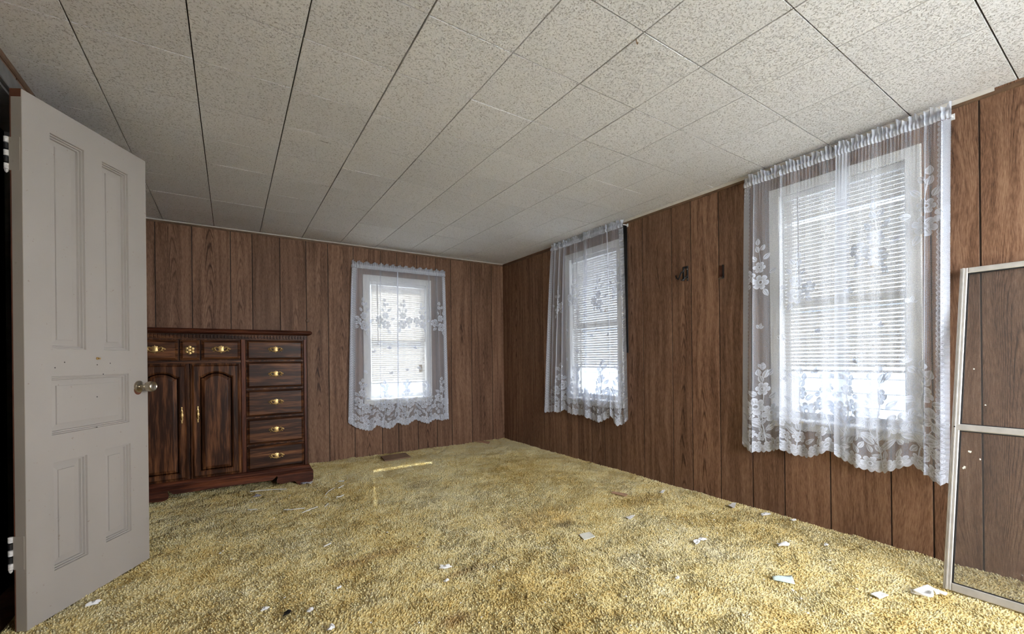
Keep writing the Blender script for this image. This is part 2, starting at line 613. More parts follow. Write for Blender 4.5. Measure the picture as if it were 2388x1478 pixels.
# ceiling tiles, one object each
lx = [XL] + [(i - 1.3245) * TILE for i in range(-1, 10) if XL + .02 < (i - 1.3245) * TILE < XR - .02] + [XR]
ly = [YF] + [(b + 2.998) * TILE for b in range(-8, 12) if YF + .02 < (b + 2.998) * TILE < YB - .02] + [YB]
cache = {}
for a, b in zip(lx[:-1], lx[1:]):
    for c, d in zip(ly[:-1], ly[1:]):
        k = (round(b - a, 3), round(d - c, 3))
        if k not in cache:
            hx, hy = (b - a) / 2 - .0021, (d - c) / 2 - .0022
            cache[k] = MB().loft([[(-hx, -hy, .010), (hx, -hy, .010), (hx, hy, .010), (-hx, hy, .010)],
                                  [(-hx, -hy, .003), (hx, -hy, .003), (hx, hy, .003), (-hx, hy, .003)],
                                  [(-hx + .001, -hy + .0008, 0), (hx - .001, -hy + .0008, 0), (hx - .001, hy - .0008, 0), (-hx + .001, hy - .0008, 0)]])
            o = cache[k].build('ceiling_tile', MAT['ceil'], ceil, loc=((a + b) / 2, (c + d) / 2, ZC))
            cache[k] = o
        else:
            o = copy_obj(cache[k], ceil, ((a + b) / 2, (c + d) / 2, ZC))
        o.location.z = ZC + random.uniform(-.0008, .0008)

# trims along the ceiling and in the corner
def trim(n, key, x0, x1, prof, mat, label):
    o, rz = FR[key]
    mb = MB().loft([[(x0, y, z) for y, z in prof], [(x1, y, z) for y, z in prof]])
    tag(mb.build('trim_%d' % n, MAT[mat], loc=o, rot=(0, 0, rz)), label, None, None, 'structure')
brown = [(-.005, ZC), (-.012, ZC - .001), (-.012, ZC - .018), (-.008, ZC - .024), (-.005, ZC - .024)]
trim(1, 'B', XL, XR, brown, 'trimbrown', 'thin brown strip along the top of the back wall')
trim(2, 'R', -YB + .012, -YF, [(-.005, ZC - .010), (-.011, ZC - .011), (-.011, ZC - .030), (-.005, ZC - .032)], 'trimbrown', 'thin brown strip along the top of the right wall')
trim(3, 'R', -3.45, -.42, [(-.011, ZC - .001), (-.030, ZC - .001), (-.027, ZC - .006), (-.018, ZC - .012), (-.011, ZC - .016)], 'covewhite', 'off-white sagging ceiling edge above the right windows')
trim(4, 'L', YF, YB - .012, brown, 'trimbrown', 'thin brown strip along the top of the door wall')
trim(5, 'B', XL, XR - .012, [(-.012, ZC - .0005), (-.020, ZC - .0005), (-.018, ZC - .005), (-.012, ZC - .008)], 'covewhite', 'narrow off-white edge between ceiling and back wall')
# dark strip painted in for the shadowed gap beside the middle curtain
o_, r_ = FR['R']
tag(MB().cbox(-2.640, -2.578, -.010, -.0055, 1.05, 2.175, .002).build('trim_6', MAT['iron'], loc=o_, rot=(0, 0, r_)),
    'black strip standing in for the shadowed gap beside the middle window', None, None, 'structure')

# doorway: jambs, casing and the dark hall beyond
oL, rL = FR['L']
mb = MB()
mb.box(DOOR_Y[0] - .0, DOOR_Y[0] + .018, -.004, WT, -.02, 2.08)
mb.box(DOOR_Y[1] - .018, DOOR_Y[1], -.004, WT, -.02, 2.08)
mb.box(DOOR_Y[0], DOOR_Y[1], -.004, WT, 2.08, 2.10)
mb.cbox(DOOR_Y[0] - .06, DOOR_Y[0] + .004, -.022, -.0055, -.012, 2.155, .003)
mb.cbox(DOOR_Y[1] - .004, DOOR_Y[1] + .06, -.016, -.0055, -.012, 2.09, .003)
mb.cbox(DOOR_Y[0] + .005, DOOR_Y[1] + .05, -.022, -.0055, 2.09, 2.155, .003)
tag(mb.build('trim_7', MAT['casing'], loc=oL, rot=(0, 0, rL)), 'dark grey casing round the open doorway', None, None, 'structure')
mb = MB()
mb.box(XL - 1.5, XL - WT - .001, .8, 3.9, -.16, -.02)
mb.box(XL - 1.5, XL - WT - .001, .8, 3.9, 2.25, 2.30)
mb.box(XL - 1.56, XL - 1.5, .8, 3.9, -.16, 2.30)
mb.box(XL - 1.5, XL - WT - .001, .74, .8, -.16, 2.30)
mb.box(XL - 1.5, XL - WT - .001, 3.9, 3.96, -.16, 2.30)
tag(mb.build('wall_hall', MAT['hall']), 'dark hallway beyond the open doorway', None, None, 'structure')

# ------------------------------------------------------------------ windows
def make_window(n):
    w = WIN[n]
    o, rz = FR[w['wall']]
    x0, x1, z0, z1 = w['x0'], w['x1'], w['z0'], w['z1']
    r = empty('window_%d' % n, o, rz)
    tag(r, {1: 'white double-hung window in the back wall', 2: 'white double-hung window near the room corner',
            3: 'large white double-hung window near the leaning screen', 4: 'bare window added out of view in the right wall for fill light',
            5: 'wide bare window added behind the viewer for fill light'}[n], None, None, 'structure')
    W = MAT['white']
    c0, c1 = w['co']
    mb = MB()
    mb.cbox(c0, x0 + .004, -.022, -.0055, z0 - .05, w['ctop'], .003)
    mb.cbox(x1 - .004, c1, -.022, -.0055, z0 - .05, w['ctop'], .003)
    mb.cbox(x0, x1, -.022, -.0055, z1 - .004, w['ctop'], .003)
    mb.cbox(x0, x1, -.020, -.0055, z0 - .06, z0 - .012, .003)
    mb.build('casing', W, r)
    mb = MB()
    mb.box(x0 - .012, x0, -.005, WT + .02, z0 - .012, z1 + .012)
    mb.box(x1, x1 + .012, -.005, WT + .02, z0 - .012, z1 + .012)
    mb.box(x0, x1, -.005, WT + .02, z1, z1 + .012)
    mb.build('jamb', W, r)
    MB().cbox(c0 - .005, c1 + .005, -.045, .10, z0 - .014, z0 + .004, .004).build('sill', W, r)
    s = .030
    for nm, p, q, ya, yb in (('upper_sash', w['meet'] - .018, z1, .088, .112), ('lower_sash', z0 + .004, w['meet'] + .018, .060, .084)):
        mb = MB()
        mb.box(x0, x0 + s, ya, yb, p, q)
        mb.box(x1 - s, x1, ya, yb, p, q)
        mb.box(x0 + s, x1 - s, ya, yb, q - .032, q)
        mb.box(x0 + s, x1 - s, ya, yb, p, p + (.032 if nm == 'upper_sash' else .040))
        sa = mb.build(nm, MAT['vinyl'], r)
        MB().box(x0 + s - .004, x1 - s + .004, (ya + yb) / 2 - .002, (ya + yb) / 2 + .002, p + .03, q - .028).build('pane', MAT['glass'], sa)
    mb = MB()
    mb.box(x0, x0 + .012, .030, .058, w['meet'] - .02, z1)
    mb.box(x1 - .012, x1, .030, .058, w['meet'] - .02, z1)
    mb.build('sash_track', MAT['vinyl'], r)
    if n < 4:  # outer screens added to dim the daylight in the curtained windows
        sc_ = MB()
        for a, b, c, d in ((x0, x0 + .02, z0, z1), (x1 - .02, x1, z0, z1), (x0 + .02, x1 - .02, z1 - .02, z1), (x0 + .02, x1 - .02, z0, z0 + .02)):
            sc_.box(a, b, .120, .130, c, d)
        sf = sc_.build('dimming_screen', MAT['alu'], r)
        MB().add([(x0 + .02, .125, z0 + .02), (x1 - .02, .125, z0 + .02), (x1 - .02, .125, z1 - .02), (x0 + .02, .125, z1 - .02)], [(0, 1, 2, 3)]).build('screen_mesh', MAT['dim_screen'], sf)
    # daylight portal in the opening
    ld = bpy.data.lights.new('daylight_portal', 'AREA')
    ld.shape = 'RECTANGLE'
    ld.size, ld.size_y = x1 - x0, z1 - z0
    ld.cycles.is_portal = True
    lo = bpy.data.objects.new('daylight_portal', ld)
    col.objects.link(lo)
    mw = Matrix.Translation(o) @ Matrix.Rotation(rz, 4, 'Z')
    lo.matrix_world = mw @ Matrix.Translation(((x0 + x1) / 2, WT + .05, (z0 + z1) / 2)) @ Matrix.Rotation(-PI / 2, 4, 'X')
    return r
for n in WIN:
    make_window(n)

# ------------------------------------------------------------------ mini blinds
def make_blind(n, label, wandx, cordx, cordz, tilt, open_slats=()):
    w = WIN[n]
    o, rz = FR[w['wall']]
    x0, x1 = w['x0'] + (.020 if n == 1 else .008), w['x1'] - .008
    cx = (x0 + x1) / 2
    mw = Matrix.Translation(o) @ Matrix.Rotation(rz, 4, 'Z')
    r = empty('window_blind', mw @ Vector((cx, .022, w['z1'])), rz)
    tag(r, label, 'blind', 'white mini blinds')
    h = (x1 - x0) / 2
    MB().cbox(-h, h, -.016, .014, -.036, -.001, .003).build('headrail', MAT['vinyl'], r)
    zb = w['blind'] - w['z1']
    pitch = .0225
    prof = [(-.0125, 0.0), (-.0065, .0016), (0, .0021), (.0065, .0016), (.0125, 0.0)]
    mb = MB()
    mb.loft([[(x, y, z) for y, z in prof] for x in (-h + .004, h - .004)], False, False, closed=False)
    proto = None
    z = -.050
    i = 0
    zs = []
    while z > zb + .02:
        zs.append(z)
        z -= pitch
    for i, z in enumerate(zs):
        tl = tilt + random.uniform(-.03, .03)
        if i in open_slats:
            tl = .02
        rot = (-tl, random.uniform(-.0015, .0015), 0)
        if proto is None:
            proto = mb.build('slat', MAT['slat'], r, True, loc=(0, 0, z), rot=rot)
        else:
            copy_obj(proto, r, (0, 0, z), rot)
    MB().cbox(-h + .003, h - .003, -.013, .011, zb, zb + .012, .003).build('bottom_rail', MAT['vinyl'], r)
    for k, dx in enumerate((-.36, .36)):
        xx = dx * h * 1.6
        MB().tube([(xx, -.0145, -.04), (xx, -.0145, zb + .01)], .0010, 5).build('ladder_cord', MAT['string'], r)
    wx = wandx - cx
    MB().tube([(wx, -.020, -.030), (wx + .004, -.024, -.30), (wx + .006, -.024, -.68)], .0040, 6).build('tilt_wand', MAT['string'], r, True)
    c = cordx - cx
    cz = cordz - w['z1']
    pc = MB().tube([(c, -.020, -.030), (c + .002, -.022, cz)], .0012, 5).build('pull_cord', MAT['string'], r)
    if n == 1:
        MB().box(c - .019, c + .019, -.0235, -.0215, cz - .085, cz).build('paper_tag', MAT['cardtag'], r)
    else:
        MB().lathe([(.002, 0), (.005, -.006), (.009, -.026), (.008, -.030), (.001, -.031)], n=12, o=(c + .002, -.022, cz)).build('tassel', MAT['tassel'], r, True)
    return r

# ------------------------------------------------------------------ lace curtains
def interp(pts, x):
    xs = np.array([p[0] for p in pts])
    ys = np.array([p[1] for p in pts])
    o = np.argsort(xs)
    return np.interp(x, xs[o], ys[o])

class Panel:
    def __init__(s, tl, tr, bl, br, ztop, bottom, folds, off, seed, sway=1.0):
        s.tl, s.tr, s.bl, s.br, s.ztop, s.bottom, s.folds, s.off = tl, tr, bl, br, ztop, bottom, folds, off
        s.w = (abs(tr - tl) + abs(br - bl)) / 2
        s.h = ztop - np.mean([p[1] for p in bottom])
        s.seed = seed
        s.sway = sway
    def at(s, a, b, lift=0.0):
        """a across 0..1, b down 0..1 -> local wall coordinates"""
        a = np.asarray(a, float)
        b = np.asarray(b, float)
        e = b ** .75
        x = (s.tl + (s.tr - s.tl) * a) * (1 - e) + (s.bl + (s.br - s.bl) * a) * e
        y = np.full_like(x, -s.off)
        ph = s.seed * 1.7
        amp = (.004 + .010 * b) * s.sway
        y = y - amp * np.sin(2 * PI * 3.1 * a + ph + .8 * b) - .5 * amp * np.sin(2 * PI * 7.3 * a + 2 * ph - b)
        y = y - .0035 * np.sin(2 * PI * 31 * a + ph) * np.exp(-b * 14)
        for c, wd, A in s.folds:
            q = (a - c - .01 * b) / wd
            g = np.exp(-q * q)
            x = x - A * wd * q * g * 1.9 * (abs(s.tr - s.tl)) * np.sign(s.tr - s.tl)
            y = y - .010 * g * min(A, 1.0)
        zb = interp(s.bottom, s.bl + (s.br - s.bl) * a)
        z = s.ztop + (zb - s.ztop) * b
        y = y - lift
        return np.stack([x, y, z], -1)

def set_attr(me, dens, fab):
    at = me.attributes.new('dens', 'FLOAT', 'POINT')
    at.data.foreach_set('value', np.asarray(dens, np.float32))
    at = me.attributes.new('fab', 'FLOAT_VECTOR', 'POINT')
    at.data.foreach_set('vector', np.asarray(fab, np.float32).ravel())

def np_mesh(name, v, f, mat, parent, smooth=True):
    me = bpy.data.meshes.new(name)
    me.from_pydata([tuple(p) for p in v], [], [tuple(q) for q in f])
    me.update()
    me.materials.append(mat)
    if smooth:
        me.polygons.foreach_set('use_smooth', [True] * len(me.polygons))
    o = bpy.data.objects.new(name, me)
    col.objects.link(o)
    o.parent = parent
    return o

class Motifs:
    """flat lace shapes in fabric metres (p across, q down)"""
    def __init__(s):
        s.p, s.d, s.f = [], [], []
        s.done = []
    def shape(s, pts, dens, faces):
        n = len(s.p)
        s.p += pts
        s.d += dens
        s.f += [tuple(i + n for i in q) for q in faces]
    def flower(s, p, q, r, petals=6, ph=0.0):
        N = petals * 8
        rings = [(.15, .25), (.22, .95), (.42, .42), (.80, .80), (1.0, 1.0)]
        pts, de, fa = [], [], []
        for k, (rr, dd) in enumerate(rings):
            for i in range(N):
                th = 2 * PI * i / N + ph
                lobe = abs(math.cos(petals / 2 * (th - ph)))
                notch = .62 + .38 * lobe ** .45
                rad = r * rr * (1 if k < 2 else (1 + (notch - 1) * min(1, (rr - .2) / .5)))
                dn = dd
                if k == 2:
                    dn = .25 + .65 * (.5 + .5 * math.cos(petals * 4 * (th - ph)))
                pts.append((p + rad * math.cos(th), q + rad * math.sin(th)))
                de.append(dn)
        for k in range(len(rings) - 1):
            for i in range(N):
                j = (i + 1) % N
                fa.append((k * N + i, k * N + j, (k + 1) * N + j, (k + 1) * N + i))
        s.shape(pts, de, fa)
        s.done.append((p, q, r))
    def leaf(s, p, q, ang, l, w):
        ca, sa = math.cos(ang), math.sin(ang)
        def T(u, v):
            return (p + u * ca - v * sa, q + u * sa + v * ca)
        pts, de, fa = [], [], []
        N = 8
        for i in range(N + 1):
            u = i / N
            hw = w * (math.sin(PI * u ** .8) ** .85) if 0 < u < 1 else 0
            for v, dd in ((-1, 1.0), (-.5, .55), (-.06, .40), (.06, .95), (.5, .55), (1, 1.0)):
                pts.append(T(u * l, v * hw))
                de.append(dd)
        for i in range(N):
            for k in range(5):
                fa.append((i * 6 + k, i * 6 + k + 1, (i + 1) * 6 + k + 1, (i + 1) * 6 + k))
        s.shape(pts, de, fa)
        s.done.append((p + ca * l / 2, q + sa * l / 2, l * .42))
    def stem(s, path, w=.0022):
        pts, de, fa = [], [], []
        n = len(path)
        for i, (p, q) in enumerate(path):
            a, b = path[max(i - 1, 0)], path[min(i + 1, n - 1)]
            dx, dy = b[0] - a[0], b[1] - a[1]
            L = math.hypot(dx, dy) or 1
            nx, ny = -dy / L * w, dx / L * w
            pts += [(p + nx, q + ny), (p - nx, q - ny)]
            de += [.95, .95]
        for i in range(n - 1):
            fa.append((2 * i, 2 * i + 1, 2 * i + 3, 2 * i + 2))
        s.shape(pts, de, fa)
    def strip(s, path_in, path_out, dens):
        pts = list(path_in) + list(path_out)
        n = len(path_in)
        de = [dens] * len(pts)
        s.shape(pts, de, [(i, i + 1, n + i + 1, n + i) for i in range(n - 1)])
    # --- composed sprays
    def spray(s, p, q, k=1.0, mir=1):
        def f(dx, dy, r, ph):
            s.flower(p + dx * k * mir, q + dy * k, r * k, 6, ph)
        f(.012, 0, .048, .2)
        f(-.060, -.040, .044, .7)
        f(.006, -.095, .036, .1)
        for dx, dy, an, l in ((.03, .045, 1.1, .055), (-.045, .01, 2.4, .05), (.06, -.05, -.3, .05), (-.015, -.135, -2.1, .045),
                              (.03, -.14, -.8, .05), (.0, -.19, -1.9, .045), (.015, -.20, -1.0, .04), (-.005, -.235, -1.57, .045)):
            s.leaf(p + dx * k * mir, q + dy * k, an if mir > 0 else PI - an, l * k, .014 * k)
        s.stem([(p + mir * k * x, q + k * y) for x, y in ((.006, -.06), (.012, -.12), (.004, -.18), (-.003, -.23))], .0016)
    def sprig(s, p, q, k=1.0):
        for an, l in ((-1.2, .034), (-2.2, .030), (-.3, .030)):
            s.leaf(p, q, an, l * k, .010 * k)
    def plant(s, p, q, k=1.0, mir=1):
        path = [(p + mir * k * x, q - k * y) for x, y in ((.02, 0), (.012, .06), (0, .12), (-.004, .2), (.006, .28), (.0, .36))]
        s.stem(path, .0028)
        for x, y, r, ph in ((-.035, .225, .050, .3), (.045, .185, .050, .8), (.0, .325, .038, .1)):
            s.flower(p + mir * k * x, q - k * y, r * k, 6, ph)
        for x, y, an, l in ((.0, .36, -2.0, .05), (.006, .385, -1.2, .05), (-.02, .40, -1.7, .04), (.0, .43, -1.5, .045), (.02, .40, -.7, .045),
                            (-.01, .11, -2.5, .06), (.015, .09, -.5, .065), (-.03, .29, -2.7, .05), (.03, .27, -.4, .05), (-.01, .14, -2.9, .05)):
            s.leaf(p + mir * k * x, q - k * y, an if mir > 0 else -PI - an, l * k, .016 * k)
        for x, y in ((.04, .10), (-.03, .16), (.05, .13)):
            s.stem([(p, q - k * (y - .05)), (p + mir * k * x * .6, q - k * (y - .01)), (p + mir * k * x, q - k * (y + .02))], .0013)

def make_curtain(wallkey, label, group, panels):
    """panels: list of (Panel, edges) ; edges: which sides carry the lace border"""
    o, rz = FR[wallkey]
    mw = Matrix.Translation(o) @ Matrix.Rotation(rz, 4, 'Z')
    for idx, (P, edges, lab, cfg) in enumerate(panels):
        r = empty('lace_curtain', o, rz)
        tag(r, lab, 'curtain', group)
        NA, NB = 150, 70
        A, Bq = np.meshgrid(np.linspace(0, 1, NA), np.linspace(0, 1, NB))
        # small scalloped edge along the hem
        bb = Bq + (Bq > .97) * (Bq - .97) / .03 * (.006 * np.abs(np.sin(A * P.w / .030 * PI)) - .004)
        V = P.at(A, bb).reshape(-1, 3)
        fab = np.stack([A * P.w, Bq * P.h, np.full_like(A, P.seed)], -1).reshape(-1, 3)
        dens = np.full(A.shape, cfg.get('net', .30))
        dens += .35 * np.exp(-(Bq / .010) ** 2)
        dens += .38 * (Bq > .985)
        hm = cfg.get('hem')
        if hm:
            dens += hm[1] * (((A if hm[2] == 'l' else 1 - A) * P.w) < hm[0])
        for c, wd, am in P.folds:
            dens += .10 * np.exp(-((A - c - .01 * Bq) / wd / 1.2) ** 2)
        q = np.arange(NA * NB).reshape(NB, NA)
        F = np.stack([q[:-1, :-1], q[1:, :-1], q[1:, 1:], q[:-1, 1:]], -1).reshape(-1, 4)
        net = np_mesh('net_fabric', V, F.tolist(), MAT['lace'], r)
        set_attr(net.data, dens.ravel(), fab)
        # lace figures
        m = Motifs()
        W, H = P.w, P.h
        bw = cfg.get('border', .045)
        N = 420
        for e in edges:
            inner, outer = [], []
            for i in range(N + 1):
                qq = .04 + (H * .985 - .04) * i / N
                wv = bw * (.84 + .16 * abs(math.cos(qq * PI / .024)))
                pe = .002 if e == 'l' else W - .002
                inner.append((pe + (wv if e == 'l' else -wv), qq))
                outer.append((pe, qq))
            m.strip(inner, outer, .50)
            for i in range(int(H / .027)):
                qq = .05 + i * .027
                if qq < H * .97:
                    m.flower((bw * .5 if e == 'l' else W - bw * .5), qq, bw * .36, 5, i * .5)
        for fn, args in cfg.get('figs', []):
            getattr(m, fn)(*args)
        # hem flowers, close packed
        rr = random.Random(P.seed)
        p = .03
        while p < W - .01:
            m.flower(p, H - rr.uniform(.030, .042), rr.uniform(.034, .042), 6, rr.uniform(0, 1))
            p += rr.uniform(.058, .070)
        p = .05
        for k in range(int(W * 900)):
            pp, qq = rr.uniform(.01, W - .01), H - rr.uniform(.06, cfg.get('fill', .25))
            fl = rr.random() < .45
            rad = rr.uniform(.026, .036) if fl else rr.uniform(.018, .026)
            if all((pp - a) ** 2 + (qq - b) ** 2 > (rad + c) ** 2 * .62 for a, b, c in m.done):
                if fl:
                    m.flower(pp, qq, rad, 6, rr.uniform(0, 1))
                else:
                    an = rr.uniform(-3, 0)
                    m.leaf(pp - rad * math.cos(an), qq - rad * math.sin(an), an, rad * 2.2, rad * .55)
        pq = np.array(m.p)
        a = np.clip(pq[:, 0] / W, 0.002, .998)
        b = np.clip(pq[:, 1] / H, 0.0, .992)
        V = P.at(a, b, .0014)
        mo = np_mesh('lace_flowers', V, m.f, MAT['lace'], r)
        set_attr(mo.data, np.array(m.d) * cfg.get('dk', .95), np.c_[pq, np.full(len(pq), P.seed + .5)])
        mo['kind'] = 'stuff'
        # gathered pocket and ruffled heading
        NA2 = 220
        rows = [(-.034, .0), (-.030, .006), (-.020, .010), (-.008, .008), (.000, .002), (.010, .006), (.022, .010), (.034, .012)]
        V, D = [], []
        aa = np.linspace(0, 1, NA2)
        base = P.at(aa, np.zeros(NA2))
        for k, (dz, dy) in enumerate(rows):
            wav = np.sin(aa * P.w / .021 * 2 * PI + 1.3 * np.sin(aa * 17 + P.seed)) * (.0015 if k < 5 else .004 + .004 * (k - 4))
            hz = 0 if k < 5 else (.010 * (k - 4) / 3) * np.sin(aa * P.w / .074 * 2 * PI + P.seed + np.sin(aa * 9))
            row = base.copy()
            row[:, 1] += -.004 - dy + wav * .6 if k < 5 else -.004 + wav
            row[:, 2] += dz + hz
            V.append(row)
            D.append(np.full(NA2, .72 if k < 5 else .60))
        V = np.concatenate(V)
        V[:, 2] = np.minimum(V[:, 2], ZC - .004)
        q = np.arange(NA2 * len(rows)).reshape(len(rows), NA2)
        F = np.stack([q[:-1, :-1], q[1:, :-1], q[1:, 1:], q[:-1, 1:]], -1).reshape(-1, 4)
        hd = np_mesh('ruffled_heading', V, F.tolist(), MAT['lace'], r)
        set_attr(hd.data, np.concatenate(D), np.c_[V[:, 0], V[:, 2], V[:, 1]])

def make_rod(wallkey, x0, x1, z, off, label):
    o, rz = FR[wallkey]
    r = empty('curtain_rod', (Matrix.Translation(o) @ Matrix.Rotation(rz, 4, 'Z')) @ Vector((x0, 0, z)), rz)
    tag(r, label, 'curtain rod', 'white curtain rods')
    L = x1 - x0
    MB().tube([(0, -.006, 0), (.004, -off + .012, 0), (.018, -off, 0), (L / 2, -off, 0), (L - .018, -off, 0), (L - .004, -off + .012, 0), (L, -.006, 0)], .0045, 8).build('rod', MAT['vinyl'], r, True)
    for xx in (0, L):
        MB().cbox(xx - .008, xx + .008, -.010, -.0055, -.014, .014, .001).build('bracket', MAT['vinyl'], r)

make_blind(1, 'white mini blind with a tan tag in the back wall window', 1.318, 1.80, .955, .90)
make_blind(2, 'white mini blind in the window nearest the room corner', -3.245, -2.86, 1.46, .66)
make_blind(3, 'white mini blind with a pull tassel in the large right window', -1.235, -.875, 1.51, .60, open_slats=(6,))

# window 3 (right wall, near the screen)
b3 = [(-v, z) for v, z in [(1.559, .415), (1.494, .380), (1.42, .392), (1.361, .409), (1.316, .436), (1.306, .426), (1.235, .402), (1.169, .402), (1.11, .43), (1.06, .464), (1.033, .444), (.98, .418), (.921, .398), (.86, .386), (.811, .390), (.75, .428), (.702, .452), (.66, .425), (.624, .398), (.594, .380), (.568, .392)]]
pL = Panel(-1.528, -.950, -1.560, -.960, 2.150, b3, [(.40, .012, 1.0), (.12, .010, .8)], .062, 3)
pR = Panel(-1.005, -.545, -1.032, -.566, 2.150, b3, [(.80, .016, 1.15), (.93, .012, .9)], .074, 5)
make_curtain('R', '', 'white lace curtain panels', [
    (pL, 'l', 'left lace panel of the large window, flowers beside a bright blind', dict(figs=[
        ('spray', (.105, .66, 1.0, 1)), ('spray', (.33, .78, .95, -1)), ('plant', (.13, 1.70, 1.12, 1)), ('plant', (.34, 1.70, 1.05, -1)), ('plant', (.48, 1.62, .8, 1)),
        ('sprig', (.11, .95)), ('sprig', (.24, 1.05)), ('sprig', (.44, 1.02)), ('sprig', (.42, 1.25)), ('sprig', (.26, 1.30, .9)), ('sprig', (.12, 1.20))])),
    (pR, 'r', 'right lace panel of the large window, next to the leaning screen', dict(hem=(.050, .22, 'l'), figs=[
        ('spray', (.175, .62, 1.05, 1)), ('spray', (.385, .52, 1.05, -1)), ('plant', (.19, 1.72, 1.15, 1)), ('plant', (.37, 1.70, 1.1, -1)), ('plant', (.06, 1.6, .8, -1)),
        ('sprig', (.06, .80)), ('sprig', (.19, .98)), ('sprig', (.32, .90)), ('sprig', (.10, 1.18)), ('sprig', (.30, 1.20))]))])
make_rod('R', -1.520, -.556, 2.142, .066, 'white curtain rod over the large right window')
# window 2
b2 = [(-v, z) for v, z in [(3.692, .425), (3.60, .440), (3.544, .456), (3.46, .447), (3.39, .480), (3.271, .452), (3.18, .446), (3.084, .458), (2.995, .427), (2.92, .412), (2.855, .418), (2.77, .465), (2.721, .502), (2.686, .436), (2.646, .409), (2.58, .44), (2.509, .490)]]
p2a = Panel(-3.555, -3.02, -3.690, -3.03, 2.170, b2, [(.13, .03, 1.2), (.27, .03, 1.2), (.40, .02, 1.1)], .066, 8)
p2b = Panel(-3.065, -2.562, -3.075, -2.515, 2.170, b2, [(.62, .016, 1.0), (.90, .02, 1.0)], .072, 11)
make_curtain('R', '', 'white lace curtain panels', [
    (p2a, 'l', 'left gathered lace panel of the window nearest the corner', dict(net=.33, figs=[
        ('spray', (.40, .60, .95, 1)), ('spray', (.16, .66, .9, -1)), ('plant', (.44, 1.68, 1.0, 1)), ('plant', (.22, 1.68, 1.0, -1)), ('sprig', (.30, .9)), ('sprig', (.45, 1.1)), ('sprig', (.30, 1.2))])),
    (p2b, 'r', 'right lace panel of the window nearest the corner', dict(figs=[
        ('spray', (.20, .66, 1.0, 1)), ('spray', (.44, .55, .95, -1)), ('plant', (.22, 1.68, 1.05, 1)), ('plant', (.44, 1.66, 1.05, -1)), ('sprig', (.10, .95)), ('sprig', (.30, .98)), ('sprig', (.24, 1.2))]))])
make_rod('R', -3.545, -2.572, 2.162, .066, 'white curtain rod over the window nearest the corner')
# window 1
b1 = [(.995, .375), (1.05, .335), (1.113, .301), (1.17, .280), (1.222, .268), (1.289, .325), (1.35, .29), (1.426, .272), (1.52, .330), (1.56, .30), (1.616, .299), (1.715, .347), (1.79, .31), (1.866, .288), (1.944, .330), (2.03, .312), (2.114, .316)]
p1a = Panel(1.050, 1.535, 1.000, 1.530, 2.000, b1, [(.60, .014, 1.0), (.10, .02, .9)], .052, 13)
p1b = Panel(1.520, 2.085, 1.512, 2.118, 2.000, b1, [(.64, .016, 1.1), (.80, .02, 1.0)], .058, 17)
make_curtain('B', '', 'white lace curtain panels', [
    (p1a, 'l', 'left lace panel of the back wall window, nearer the dresser', dict(figs=[
        ('spray', (.13, .62, 1.05, 1)), ('spray', (.36, .60, 1.0, 1)), ('plant', (.13, 1.66, 1.05, 1)), ('plant', (.36, 1.66, 1.0, -1)), ('sprig', (.24, .90)), ('sprig', (.40, .85)), ('sprig', (.16, 1.1)), ('sprig', (.42, 1.12))])),
    (p1b, 'r', 'right lace panel of the back wall window, nearer the corner', dict(hem=(.014, .4, 'l'), figs=[
        ('spray', (.07, .60, 1.0, -1)), ('spray', (.28, .60, .9, 1)), ('spray', (.50, .62, 1.05, 1)), ('plant', (.10, 1.66, 1.0, 1)), ('plant', (.32, 1.66, .95, -1)), ('plant', (.50, 1.66, 1.0, 1)), ('sprig', (.20, .88)), ('sprig', (.10, 1.10)), ('sprig', (.24, 1.1))]))])
make_rod('B', 1.060, 2.075, 1.992, .052, 'white curtain rod over the back wall window')

# ------------------------------------------------------------------ open five-panel door
HX, HY = -.648, 2.352
FX, FY = -.358, 2.869
ang = math.atan2(FY - HY, FX - HX)
DW = math.hypot(FX - HX, FY - HY)
door = empty('door_1', (HX, HY, 0), ang)
tag(door, 'cream five-panel wooden door standing open beside the dresser', None, None, 'structure')
# local: x along the width from the hinge, visible face at y=0 looking to -y, thickness to +y
DT, Z0, Z1 = .040, .004, 2.040
px = [(.104, .252), (.340, .482)]
wide = (.100, .476)
panels = [(px[0], (1.066, 1.930)), (px[1], (1.066, 1.924)), (wide, (.720, .954)), (px[0], (.178, .610)), (px[1], (.191, .615))]
mb = MB()
hol = [(a, b, c, d) for (a, b), (c, d) in panels]
for a, b, c, d in rects_minus(.0, DW, Z0, Z1, hol):
    mb.box(a, b, .0, DT, c, d)
mb.build('door_frame', MAT['door'], door)
for (a, b), (c, d) in panels:
    p = MB().rectloft(a, b, c, d, [(0, 0.0), (.0012, .008), (.006, .0075), (.0072, .016), (.0125, .0155), (.0140, .024)], False, False)
    p.rectloft(a, b, c, d, [(.0140, .024), (.038, .021)], False, False)
    p.rectloft(a, b, c, d, [(.038, .021), (.0385, .0165), (.042, .016)], False, True)
    p.build('panel', MAT['door'], door)
    MB().box(a, b, .0275, .036, c, d).build('panel_back', MAT['door'], door)
MB().box(-.0016, -.0002, .0005, DT - .0005, Z0, Z1 - .002).build('hinge_edge', MAT['dooredge'], door)
MB().box(-.0020, .004, DT - .003, DT + .0012, Z0, Z1).build('bare_corner', MAT['rawwood'], door)
MB().box(-.0022, .0, .0015, DT - .002, Z1 - .030, Z1).build('bare_top_corner', MAT['rawwood'], door)
